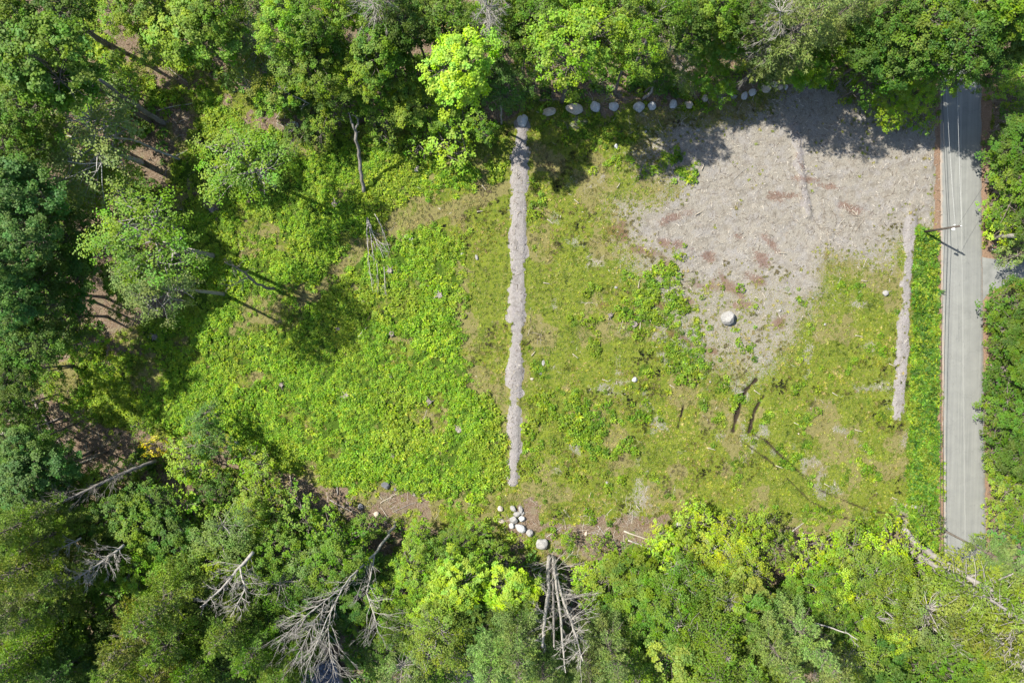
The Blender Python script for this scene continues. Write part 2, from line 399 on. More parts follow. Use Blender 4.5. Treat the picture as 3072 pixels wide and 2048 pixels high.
# ---- ground material
def ground_material():
    t = NT('ground_cover_soil'); pos = t.n('ShaderNodeNewGeometry').outputs['Position']
    A = t.n('ShaderNodeAttribute', attribute_type='GEOMETRY', attribute_name='cover_a')
    B = t.n('ShaderNodeAttribute', attribute_type='GEOMETRY', attribute_name='cover_b')
    sa = t.n('ShaderNodeSeparateColor'); t.l(A.outputs['Color'], sa.inputs[0])
    sb = t.n('ShaderNodeSeparateColor'); t.l(B.outputs['Color'], sb.inputs[0])
    gravel, lush, litter, straw = sa.outputs[0], sa.outputs[1], sa.outputs[2], A.outputs['Alpha']
    red, dark, shoulder, dry = sb.outputs[0], sb.outputs[1], sb.outputs[2], B.outputs['Alpha']
    nf = t.noise(pos, 9.0, 5, .72); nm = t.noise(pos, 2.6, 5, .65); nl = t.noise(pos, .55, 4, .6); nvf = t.noise(pos, 26, 3, .7)
    off = t.n('ShaderNodeMapping'); off.inputs['Location'].default_value = (31, 17, 0); t.l(pos, off.inputs[0])
    nk = t.noise(off.outputs[0], 1.3, 5, .7); nk2 = t.noise(off.outputs[0], 5.5, 4, .7); nm2 = t.noise(off.outputs[0], .9, 6, .7)
    # stretched chips
    mp = t.n('ShaderNodeMapping'); mp.inputs['Rotation'].default_value = (0, 0, .5); mp.inputs['Scale'].default_value = (1, 3.2, 1); t.l(pos, mp.inputs[0])
    chips = t.noise(mp.outputs[0], 7, 4, .8)
    def thr(mask, noise, k, lo=.42, hi=.58):
        a = t.math('SUBTRACT', noise, .5); b = t.math('MULTIPLY_ADD', a, k, mask)
        return t.sm(b, lo, hi)
    grass = t.ramp(nm, [(.30, (.040, .066, .008)), (.43, (.085, .118, .012)), (.56, (.135, .155, .020)), (.70, (.175, .155, .050))])
    grass = t.mix(t.sm(nf, .42, .72), grass, (.035, .050, .007))
    grass = t.mix(t.math('MULTIPLY', t.sm(nk, .46, .60), .6), grass, (.140, .170, .016))
    grass = t.mix(t.math('MULTIPLY', t.sm(nk2, .54, .68), .55), grass, (.21, .185, .11))
    grass = t.mix(t.math('MULTIPLY', t.sm(nl, .52, .66), .45), grass, (.050, .085, .010))
    dryc = t.ramp(nf, [(.3, (.08, .065, .025)), (.5, (.165, .135, .060)), (.7, (.25, .215, .12))])
    col = t.mix(t.math('MULTIPLY', thr(dry, nk, 1.8), .7), grass, dryc)
    lushc = t.ramp(nf, [(.3, (.018, .036, .005)), (.5, (.042, .078, .008)), (.72, (.09, .14, .012))])
    col = t.mix(thr(lush, nm, 1.0), col, lushc)
    litc = t.ramp(nf, [(.28, (.028, .019, .011)), (.45, (.088, .060, .036)), (.56, (.165, .122, .080)), (.70, (.31, .25, .175))])
    litc = t.mix(t.math('MULTIPLY', t.sm(nk, .45, .7), .7), litc, (.12, .072, .045))
    litc = t.mix(t.math('MULTIPLY', t.sm(nk2, .48, .60), .6), litc, (.235, .19, .145))
    litc = t.mix(t.math('MULTIPLY', t.sm(nvf, .5, .7), .5), litc, (.035, .024, .017))
    litc = t.mix(t.math('MULTIPLY', t.sm(nl, .5, .62), .5), litc, (.16, .145, .085))
    col = t.mix(thr(litter, nm, .9), col, litc)
    gr = t.ramp(chips, [(.25, (.075, .062, .045)), (.42, (.172, .156, .126)), (.56, (.240, .221, .184)), (.74, (.40, .375, .325))])
    gr = t.mix(t.math('MULTIPLY', t.sm(nl, .45, .62), .75), gr, t.ramp(chips, [(.25, (.085, .074, .066)), (.5, (.215, .202, .184)), (.74, (.35, .332, .308))]))
    gr = t.mix(t.math('MULTIPLY', t.sm(nk, .55, .72), .5), gr, (.215, .165, .12))
    gr = t.mix(t.math('MULTIPLY', t.sm(nm2, .50, .62), .55), gr, (.13, .112, .088))
    gr = t.mix(t.math('MULTIPLY', t.sm(nm2, .40, .30), .5), gr, (.33, .30, .25))
    gr = t.mix(t.math('MULTIPLY', t.sm(nvf, .52, .75), .6), gr, (.06, .050, .038))
    gr = t.mix(t.math('MULTIPLY', t.sm(nm, .55, .75), .4), gr, (.095, .082, .062))
    col = t.mix(thr(gravel, nk2, 2.0, .30, .66), col, gr)
    sh = t.ramp(nf, [(.3, (.10, .060, .038)), (.5, (.185, .120, .078)), (.7, (.28, .21, .15))])
    col = t.mix(thr(shoulder, nm, .5), col, sh)
    stc = t.ramp(chips, [(.25, (.085, .075, .066)), (.42, (.172, .158, .144)), (.56, (.238, .222, .206)), (.74, (.38, .36, .335))])
    stc = t.mix(t.math('MULTIPLY', t.sm(nl, .5, .6), .55), stc, (.235, .214, .208))
    stc = t.mix(t.math('MULTIPLY', t.sm(nk2, .52, .7), .4), stc, (.13, .105, .085))
    stc = t.mix(t.math('MULTIPLY', t.sm(nm2, .48, .62), .45), stc, (.12, .105, .09))
    col = t.mix(thr(straw, nk2, 1.1), col, stc)
    redc = t.ramp(nf, [(.3, (.055, .020, .012)), (.55, (.12, .052, .032)), (.75, (.20, .12, .085))])
    col = t.mix(t.math('MULTIPLY', thr(red, nk2, 2.6, .45, .75), t.math('MULTIPLY_ADD', nf, .9, .15)), col, redc)
    col = t.mix(thr(dark, nf, .9, .12, .85), col, (.028, .021, .014))
    hgt = t.math('ADD', t.math('MULTIPLY', nf, .6), t.math('ADD', nm, t.math('MULTIPLY', chips, .5)))
    t.l(t.princ(col, .95, .08, hgt, .9, .16), t.out.inputs[0])
    return t.m

# ------------------------------------------------------------------ ground
def build_ground():
    x0, x1, y0, y1, st_ = -102, 102, -88, 82, .26
    nx = int((x1 - x0) / st_) + 1; ny = int((y1 - y0) / st_) + 1
    xs = np.linspace(x0, x1, nx); ys = np.linspace(y0, y1, ny)
    X, Y = np.meshgrid(xs, ys); X = X.ravel(); Y = Y.ravel()
    f = fields(X, Y); Z = height(X, Y, f)
    edge = np.minimum(np.minimum(X - x0, x1 - X), np.minimum(Y - y0, y1 - Y)); Z = Z * sstep(0, 4, edge); GRID.update(x0=x0, y0=y0, st=xs[1] - xs[0], Z=Z.reshape(ny, nx))
    i = np.arange(nx * ny).reshape(ny, nx)
    fa = np.stack([i[:-1, :-1].ravel(), i[:-1, 1:].ravel(), i[1:, 1:].ravel(), i[1:, :-1].ravel()], 1)
    m = mesh_np('ground', np.stack([X, Y, Z], 1), fa, True)
    a = m.color_attributes.new('cover_a', 'FLOAT_COLOR', 'POINT')
    lush = np.maximum(f['lush'], f['verge']); lush = np.maximum(lush, f['lawn'])
    a.data.foreach_set('color', np.stack([f['gravel'], lush, f['litter'] * (1 - f['lawn']), f['straw']], 1).astype(np.float32).ravel())
    b = m.color_attributes.new('cover_b', 'FLOAT_COLOR', 'POINT')
    b.data.foreach_set('color', np.stack([f['red'], f['dark'], f['shoulder'], f['dry']], 1).astype(np.float32).ravel())
    o = link('ground', m, ground_material()); tag(o, 'cleared lot of rough grass, weeds and pale gravel inside the woods', 'ground', kind='structure')
    # land beyond, to the horizon: a wide ring of the same woodland floor
    t = NT('far_woodland'); pos = t.n('ShaderNodeNewGeometry').outputs['Position']
    n = t.noise(pos, .15, 6, .7); c = t.ramp(n, [(.35, (.018, .035, .008)), (.55, (.04, .075, .014)), (.7, (.075, .11, .02))])
    t.l(t.princ(c, 1, .05, n, 1, 2), t.out.inputs[0])
    R = 2600; q = [(-R, -R), (R, -R), (R, R), (-R, R)]; p = [(x0, y0), (x1, y0), (x1, y1), (x0, y1)]
    vs = [(x, y, 0) for x, y in p] + [(x, y, 0) for x, y in q]
    o = link('land', mesh_np('land', vs, [(0, 1, 5, 4)[::-1], (1, 2, 6, 5)[::-1], (2, 3, 7, 6)[::-1], (3, 0, 4, 7)[::-1]]), t.m)
    tag(o, 'wooded land going on beyond the lot to the horizon', 'land', kind='structure')
build_ground()

# ------------------------------------------------------------------ road and driveway
def asphalt(name, lo, mid, hi, streak=True):
    t = NT(name); pos = t.n('ShaderNodeNewGeometry').outputs['Position']
    mp = t.n('ShaderNodeMapping'); mp.inputs['Scale'].default_value = (2.2, .035, 1); t.l(pos, mp.inputs[0])
    s = t.noise(mp.outputs[0], 1, 4, .6); n = t.noise(pos, .5, 5, .6); f = t.noise(pos, 22, 3, .8)
    k = t.math('ADD', t.math('MULTIPLY', s, .6 if streak else .1), t.math('MULTIPLY', n, .4 if streak else .9))
    c = t.ramp(k, [(.36, lo), (.5, mid), (.64, hi)])
    if streak:
        u = t.n('ShaderNodeAttribute', attribute_type='GEOMETRY', attribute_name='across').outputs['Fac']
        # worn joint between the two lanes and paler wheel paths
        j = t.math('MULTIPLY', t.sm(t.math('ABSOLUTE', t.math('SUBTRACT', u, .49)), .022, .006), .6)
        c = t.mix(j, c, (.215, .215, .195))
        e = t.math('MULTIPLY', t.sm(t.math('ABSOLUTE', t.math('SUBTRACT', u, .36)), .012, .003), .22); c = t.mix(e, c, (.225, .225, .205))
        w = t.sm(t.math('ABSOLUTE', t.math('SUBTRACT', t.math('ABSOLUTE', t.math('SUBTRACT', u, .5)), .25)), .12, .02)
        c = t.mix(t.math('MULTIPLY', w, .25), c, (.18, .18, .162))
        en = t.noise(pos, 1.7, 5, .7); ed = t.sm(t.math('MULTIPLY_ADD', t.math('SUBTRACT', en, .5), .16, t.math('ABSOLUTE', t.math('SUBTRACT', u, .5))), .452, .492)
        c = t.mix(t.math('MULTIPLY', ed, .85), c, (.21, .175, .14))
    c = t.mix(t.math('MULTIPLY', t.sm(f, .5, .8), .35), c, (.075, .075, .068))
    cr = t.n('ShaderNodeTexVoronoi', feature='DISTANCE_TO_EDGE'); cr.inputs['Scale'].default_value = .22
    wp = t.n('ShaderNodeVectorMath', operation='ADD'); nz = t.n('ShaderNodeTexNoise'); nz.inputs['Scale'].default_value = .8; nz.inputs['Detail'].default_value = 4
    t.l(pos, nz.inputs['Vector']); sc = t.n('ShaderNodeVectorMath', operation='SCALE'); sc.inputs['Scale'].default_value = 2.5
    t.l(nz.outputs['Color'], sc.inputs[0]); t.l(pos, wp.inputs[0]); t.l(sc.outputs[0], wp.inputs[1]); t.l(wp.outputs[0], cr.inputs['Vector'])
    crk = t.math('MULTIPLY', t.sm(cr.outputs['Distance'], .010, .002), .22); c = t.mix(crk, c, (.06, .06, .055))
    t.l(t.princ(c, .9, .25, f, .4, .02), t.out.inputs[0]); return t.m
def build_road():
    ys = np.linspace(-420, 1990, 1000); U = np.linspace(0, 1, 13); vs = []; ac = []
    for y in ys:
        l, r = road_edges(y); jl = (vnoise(y, 3, 9, 4) - .5) * 2.6 + (vnoise(y, 3, 2.5, 14) - .5) * 1.2; jr = (vnoise(y, 9, 7, 5) - .5) * 2.6 + (vnoise(y, 3, 2.5, 15) - .5) * 1.2
        for u in U:
            x = l + jl * (1 - u) + (r + jr - l - jl) * u if u < 1 else r + jr
            p = V(float(x), float(y)); vs.append((p.x, p.y, .035 + .09 * (1 - (2 * u - 1) ** 2))); ac.append(u)
    # skirts down into the soil
    n = len(U); fs = []
    for i in range(len(ys) - 1):
        for k in range(n - 1): fs.append((i * n + k, (i + 1) * n + k, (i + 1) * n + k + 1, i * n + k + 1))
    base = len(vs)
    for i in range(len(ys)):
        for k, s in ((0, -1), (n - 1, 1)):
            a = vs[i * n + k]; vs.append((a[0] + s * .12, a[1], -.12)); ac.append(0 if s < 0 else 1)
    for i in range(len(ys) - 1):
        a = base + i * 2; fs.append((i * n, a, a + 2, (i + 1) * n)); fs.append((i * n + n - 1, (i + 1) * n + n - 1, a + 3, a + 1))
    m = mesh_np('road', vs, fs, True)
    at = m.attributes.new('across', 'FLOAT', 'POINT'); at.data.foreach_set('value', np.array(ac, np.float32))
    m.flip_normals() if m.polygons[0].normal.z < 0 else None
    tag(link('road', m, asphalt('asphalt_worn', (.128, .130, .120), (.150, .152, .138), (.178, .180, .162))), 'straight worn grey asphalt road running down the right side', 'road', kind='structure')
    # driveway
    import bmesh
    bm = bmesh.new(); vv = []
    dr = [(2248.5,590)] + DRIVE[1:-1] + [(2252,684)]
    # butt against the road's right edge
    _, r0 = road_edges(590); _, r1 = road_edges(684)
    pts = [(float(r0) + .6, 590)] + [(2264,592),(2292,596),(2330,598),(2700,602),(2700,640),(2335,640),(2316,650),(2296,660),(2278,668),(2266,678)] + [(float(r1) + .6, 690)]
    for x, y in pts: p = V(x, y); vv.append(bm.verts.new((p.x, p.y, .028)))
    low = [bm.verts.new((v.co.x, v.co.y, -.14)) for v in vv]
    fce = bm.faces.new(vv)
    for i in range(len(vv)):
        j = (i + 1) % len(vv); bm.faces.new((vv[i], vv[j], low[j], low[i]))
    bmesh.ops.triangulate(bm, faces=[fce]); bmesh.ops.recalc_face_normals(bm, faces=bm.faces)
    m = bpy.data.meshes.new('driveway'); bm.to_mesh(m); bm.free()
    tag(link('driveway', m, asphalt('asphalt_drive', (.125, .128, .116), (.15, .152, .138), (.175, .176, .16), False)), 'short grey driveway leaving the road on its right', 'driveway', kind='structure')
build_road()

# ------------------------------------------------------------------ leaf geometry
def rand_dirs(n, r):
    v = r.normal(size=(n, 3)); return v / np.linalg.norm(v, axis=1, keepdims=True)
def leaf_quads(C, N, S, r, aspect=.42):
    n = len(C); N = N / (np.linalg.norm(N, axis=1, keepdims=True) + 1e-9)
    t = rand_dirs(n, r); t -= N * (t * N).sum(1, keepdims=True); t /= np.linalg.norm(t, axis=1, keepdims=True) + 1e-9
    b = np.cross(N, t); S = S[:, None]
    v = np.stack([C - t * S * .5, C + b * S * aspect + N * S * .12, C + t * S * .55, C - b * S * aspect + N * S * .12], 1).reshape(-1, 3)
    f = np.arange(4 * n).reshape(n, 4)
    return v, f
def leaf_mesh(name, C, N, S, tones, r, aspect=.42, mat=None):
    v, f = leaf_quads(C, N, S, r, aspect); m = mesh_np(name, v, f)
    a = m.color_attributes.new('tone', 'FLOAT_COLOR', 'POINT')
    tt = np.repeat(np.hstack([tones, np.ones((len(tones), 1))]), 4, 0)
    a.data.foreach_set('color', tt.astype(np.float32).ravel()); m.materials.append(mat or M_LEAF)
    return m

def broadleaf(seed, R=4.0, top=21.0, low=13.4, nmain=9, nclump=95, per=130, leaf=.27, flat=.55, csize=(.55, 1.15), trunk_r=.26, sparse=0, spray=.55, rag=1.0):
    r = np.random.default_rng(seed); mb = MB()
    hc = (top + low) / 2; hz = (top - low) / 2
    bend = r.normal(size=2) * .35
    def tp(z): q = z / top; return np.array([bend[0] * math.sin(q * 2.2), bend[1] * math.sin(q * 2.8), z])
    zs = np.linspace(-.4, top - 1.0, 12); tube(mb, [tp(z) for z in zs], [trunk_r * (1.25 if z < 0 else 1) * (1 - .82 * max(z, 0) / top) for z in zs], 8)
    ph = r.random(5) * 6.28
    def outline(a): return 1 + rag * .19 * math.sin(2 * a + ph[0]) + .13 * math.sin(3 * a + ph[1]) + .10 * math.sin(5 * a + ph[2])
    cl = []
    for k in range(nclump):
        a = 2.399963 * k + r.normal() * .35; u = (k + .5) / nclump
        el = math.asin(min(1, max(-.55, 1 - 1.5 * u + r.normal() * .05)))
        rr = r.uniform(.66, 1.06) * outline(a)
        cl.append(np.array([math.cos(a) * math.cos(el) * R * rr, math.sin(a) * math.cos(el) * R * rr, hc + math.sin(el) * hz * r.uniform(.8, 1.02)]))
    cl += [np.array([r.normal() * R * .4, r.normal() * R * .4, hc + r.uniform(-.7, .5) * hz]) for _ in range(nclump // 5)]
    cl = np.array(cl); cl[:, :2] += bend
    # limbs towards groups of clumps
    mains = []
    for k in range(nmain):
        a = 2.39996 * k + r.normal() * .3; z0 = low * .8 + (top - low) * .75 * k / nmain
        s = tp(z0); L = R * (.78 - .35 * k / nmain)
        e = s + np.array([math.cos(a) * L, math.sin(a) * L, L * r.uniform(.7, 1.15)]); e[2] = min(e[2], top - .5)
        mid = (s + e) / 2 + np.array([0, 0, -.15 * L]) + r.normal(size=3) * .15
        tube(mb, [s, mid, e], [trunk_r * .42, trunk_r * .27, trunk_r * .10], 5); mains.append((s, mid, e))
    for c in cl[r.permutation(len(cl))[:int(len(cl) * .6)]]:
        j = min(range(len(mains)), key=lambda q: np.linalg.norm(mains[q][1] - c) + .4 * np.linalg.norm(mains[q][2] - c))
        s = mains[j][1] if r.random() < .5 else mains[j][2]; m = (s + c) / 2 + r.normal(size=3) * .18
        tube(mb, [s, m, c], [.055, .04, .018], 3, False)
    C, N, S, T = [], [], [], []
    ctr = np.array([0, 0, hc - hz * .4])
    for c in cl:
        cs = r.uniform(*csize) * (R / 4) ** .5; n = int(per * (cs / .85) ** 2 * r.uniform(.75, 1.2) * (r.random() > sparse))
        d = rand_dirs(n, r); rad = cs * r.uniform(.35, 1.0, (n, 1)) ** .6
        # lobes: a few sub-sprays per clump
        sp = rand_dirs(6, r) * cs * .55; sp[:, 2] *= .5; pick = r.integers(0, 6, n)
        out = c - ctr; out = out / np.linalg.norm(out); tw = out * .9 + r.normal(size=3) * .35 + np.array([0, 0, -.25])
        p = c + sp[pick] + d * rad * np.array([.55, .55, flat * .55]) + tw * (r.uniform(-.6, 1.0, (n, 1)) * spray * cs)
        nn = out * .55 + np.array([0, 0, .75]) + d * .45 + r.normal(size=(n, 3)) * .42
        C.append(p); N.append(nn); S.append(leaf * r.uniform(.6, 1.3, n))
        ct_ = r.random(3); tn = np.clip(ct_ * .62 + r.random((n, 3)) * .38, 0, 1); T.append(tn)
    C, N, S, T = np.vstack(C), np.vstack(N), np.concatenate(S), np.vstack(T)
    return mb.mesh('broadleaf_trunk'), leaf_mesh('broadleaf_crown', C, N, S, T, r), hc, R, top

def conifer(seed, R=4.0, top=24.0, low=9.0, whorls=15, nb=6, needle=.34, width=.10, droop=.0, dens=1.0, trunk_r=.30, up=.16, bare=0):
    r = np.random.default_rng(seed); mb = MB(); bend = r.normal(size=2) * .25
    def tp(z): q = z / top; return np.array([bend[0] * math.sin(q * 2.), bend[1] * math.sin(q * 2.4), z])
    zs = np.linspace(-.4, top, 12); tube(mb, [tp(z) for z in zs], [max(.03, trunk_r * (1.2 if z < 0 else 1) * (1 - .93 * max(z, 0) / top)) for z in zs], 8)
    C, N, T, Dv = [], [], [], []
    for w in range(whorls):
        q = w / (whorls - 1); z = low + (top - low) * q ** .9 - .3
        prof = (1 - q) ** .62 * (.55 + .45 * min(1, q * 3.5 + .25)) 
        for b in range(nb + (1 if q < .5 else 0)):
            if r.random() < .10: continue
            a = 2 * math.pi * (b + r.uniform(-.3, .3)) / nb + w * 1.1
            L = max(.5, R * 1.12 * prof * r.uniform(.72, 1.15))
            s = tp(z); dx = np.array([math.cos(a), math.sin(a), 0]); sd_ = np.array([-math.sin(a), math.cos(a), 0])
            sl = up + .5 * q; pts = []
            for k in range(5):
                u = k / 4; pts.append(s + dx * L * u + np.array([0, 0, L * (sl * u - (.22 + droop) * u * u)]) + sd_ * L * .06 * math.sin(u * 3 + w))
            tube(mb, pts, [.055, .045, .035, .025, .012], 4, False)
            if bare and r.random() < bare: 
                for k in range(5):
                    u = r.uniform(.3, .9); p0 = s + dx * L * u + np.array([0, 0, L * (sl * u - .2 * u * u)]); e = p0 + dx * r.uniform(.2, .7) + sd_ * r.uniform(-.9, .9) + np.array([0, 0, r.uniform(.0, .3)])
                    tube(mb, [p0, (p0 + e) / 2 + r.normal(size=3) * .08, e], [.03, .022, .01], 3, False)
                continue
            nt = max(4, int(L * 4.2 * dens))
            tone0 = r.random(3) * .6
            for k in range(nt):
                u = .22 + .80 * (k + r.random()) / nt; base = s + dx * L * u + np.array([0, 0, L * (sl * u - (.22 + droop) * u * u)])
                side = (-1) ** k; tl = L * .34 * (1.08 - u) + .28
                dirv = dx * .8 + sd_ * side * r.uniform(.5, 1.0) + np.array([0, 0, r.uniform(-.1, .25) - droop])
                dirv /= np.linalg.norm(dirv)
                for j in range(1 + int(tl / .30)):
                    c = base + dirv * (j * .30 + r.uniform(0, .15)) + np.array([0, 0, -.04 * j * j * .3]); n = int(11 * r.uniform(.7, 1.2))
                    d = dirv * .9 + rand_dirs(n, r) * .85 + np.array([0, 0, .38 - droop]); d /= np.linalg.norm(d, axis=1, keepdims=True)
                    C.append(c + d * needle * .2 * r.random((n, 1))); Dv.append(d * needle * r.uniform(.6, 1.15, (n, 1)))
                    T.append(np.clip(tone0 + r.random((n, 3)) * .4, 0, 1))
    C, Dv, T = np.vstack(C), np.vstack(Dv), np.vstack(T); n = len(C)
    sidev = np.cross(Dv, rand_dirs(n, r)); sidev /= np.linalg.norm(sidev, axis=1, keepdims=True) + 1e-9
    v = np.stack([C - sidev * width * .5, C + sidev * width * .5, C + Dv], 1).reshape(-1, 3)
    m = mesh_np('conifer_crown', v, np.arange(3 * n).reshape(n, 3))
    a = m.color_attributes.new('tone', 'FLOAT_COLOR', 'POINT'); tt = np.repeat(np.hstack([T, np.ones((n, 1))]), 3, 0)
    a.data.foreach_set('color', tt.astype(np.float32).ravel()); m.materials.append(M_NEEDLE)
    return mb.mesh('conifer_trunk'), m, (top + low) / 2 + .5, R, top

BROAD = [broadleaf(100 + i, nclump=n, per=p, leaf=l, flat=fl, csize=cs, sparse=sp) for i, (n, p, l, fl, cs, sp) in enumerate([
    (150, 120, .22, .5, (.38, .85), .08), (130, 140, .25, .5, (.4, .95), .05), (180, 100, .20, .5, (.32, .75), .1), (140, 120, .23, .45, (.35, .95), .1), (165, 105, .21, .6, (.35, .8), .05), (115, 150, .26, .45, (.45, 1.05), .08)])]
AIRY = [broadleaf(200 + i, nclump=110, per=72, leaf=.18, flat=.8, csize=(.45, 1.0), nmain=12, sparse=.14, spray=.8) for i in range(3)]
YOUNG = [broadleaf(300 + i, R=2.2, top=8.5, low=2.8, nmain=7, nclump=62, per=95, leaf=.19, csize=(.35, .8), trunk_r=.10, rag=1.3) for i in range(4)]
SHRUB = [broadleaf(400 + i, R=1.5, top=2.8, low=.5, nmain=6, nclump=36, per=80, leaf=.17, csize=(.38, .75), trunk_r=.05, rag=1.3) for i in range(4)]
PINE = [conifer(500 + i, bare=(.0, .12, .0, .1)[i]) for i in range(4)]
PINE_BARE = [conifer(520, bare=.45, trunk_r=.45, whorls=13), conifer(521, bare=.35, whorls=13, trunk_r=.4)]
HEMLOCK = [conifer(540 + i, droop=.16, up=.10, whorls=19, nb=7, needle=.22, width=.085, dens=1.25, R=3.6) for i in range(2)]
KINDS = {'b': (BROAD, 'broadleaf_tree', 'broadleaf tree', M_BARK), 'a': (AIRY, 'broadleaf_tree', 'airy broadleaf tree', M_BARK_PALE), 'y': (YOUNG, 'young_tree', 'sapling', M_BARK),
         's': (SHRUB, 'shrub', 'shrub', M_BARK), 'p': (PINE, 'pine_tree', 'pine', M_BARK), 'q': (PINE_BARE, 'pine_tree', 'bare limbed pine', M_BARK_PALE), 'h': (HEMLOCK, 'hemlock_tree', 'feathery conifer', M_BARK),
         'w': (AIRY, 'birch_tree', 'white barked birch', M_BIRCH)}
COLS = {'dk': ((.062, .132, .008), 'dark green'), 'md': ((.100, .192, .008), 'mid green'), 'br': ((.150, .272, .008), 'bright green'), 'yg': ((.215, .335, .010), 'yellow green'),
        'ye': ((.46, .41, .012), 'yellow'), 'gy': ((.145, .218, .044), 'grey green'), 'bl': ((.078, .172, .026), 'bluish green'), 'ol': ((.145, .220, .018), 'olive green')}
TREES = []      # records for the labels
def in_frame(vx, vy, R=0): return -R * .5 < vx < 2352 + R * .5 and -R * .5 < vy < 1568 + R * .5
_cache = {}
def plant(vx, vy, Rv, kind, col, h, rot=None, base=None, variant=None, loc=None, R=None, trunk_scale=1.0):
    """a tree whose crown centre is seen at (vx, vy) on the survey sheet, at height h"""
    protos, name, noun, bk = KINDS[kind]
    k = variant if variant is not None else RNG.integers(0, len(protos))
    tm, cm, hc, R0, top = protos[k % len(protos)]
    if loc is None:
        c = V(vx, vy, h); loc = (c.x, c.y)
        R = Rv * (3072 / 2352) * (H - h) / F
    key = (kind, k % len(protos))
    if key not in _cache:
        if not tm.materials: tm.materials.append(bk)
        _cache[key] = True
    root = empty(name, (loc[0], loc[1], gz(*loc) - .05), RNG.random() * 6.28 if rot is None else rot)
    s = R / R0; root.scale = (s, s, h / hc)
    if kind in 'bay': root.rotation_euler.x = RNG.normal() * .025; root.rotation_euler.y = RNG.normal() * .025
    tr = link('trunk', tm, None, root); cr = link('crown', cm, None, root)
    if tm.materials[0] != bk:
        tr.material_slots[0].link = 'OBJECT'; tr.material_slots[0].material = bk
    c0 = np.array(COLS[col][0]) * (1 + RNG.normal() * .08); c0 = c0 * np.clip(1 + RNG.normal(size=3) * .05, .8, 1.2)
    cr.color = (*[float(q) for q in c0], 1)

    TREES.append(dict(o=root, x=vx, y=vy, kind=kind, col=col, noun=noun, h=h))
    return root

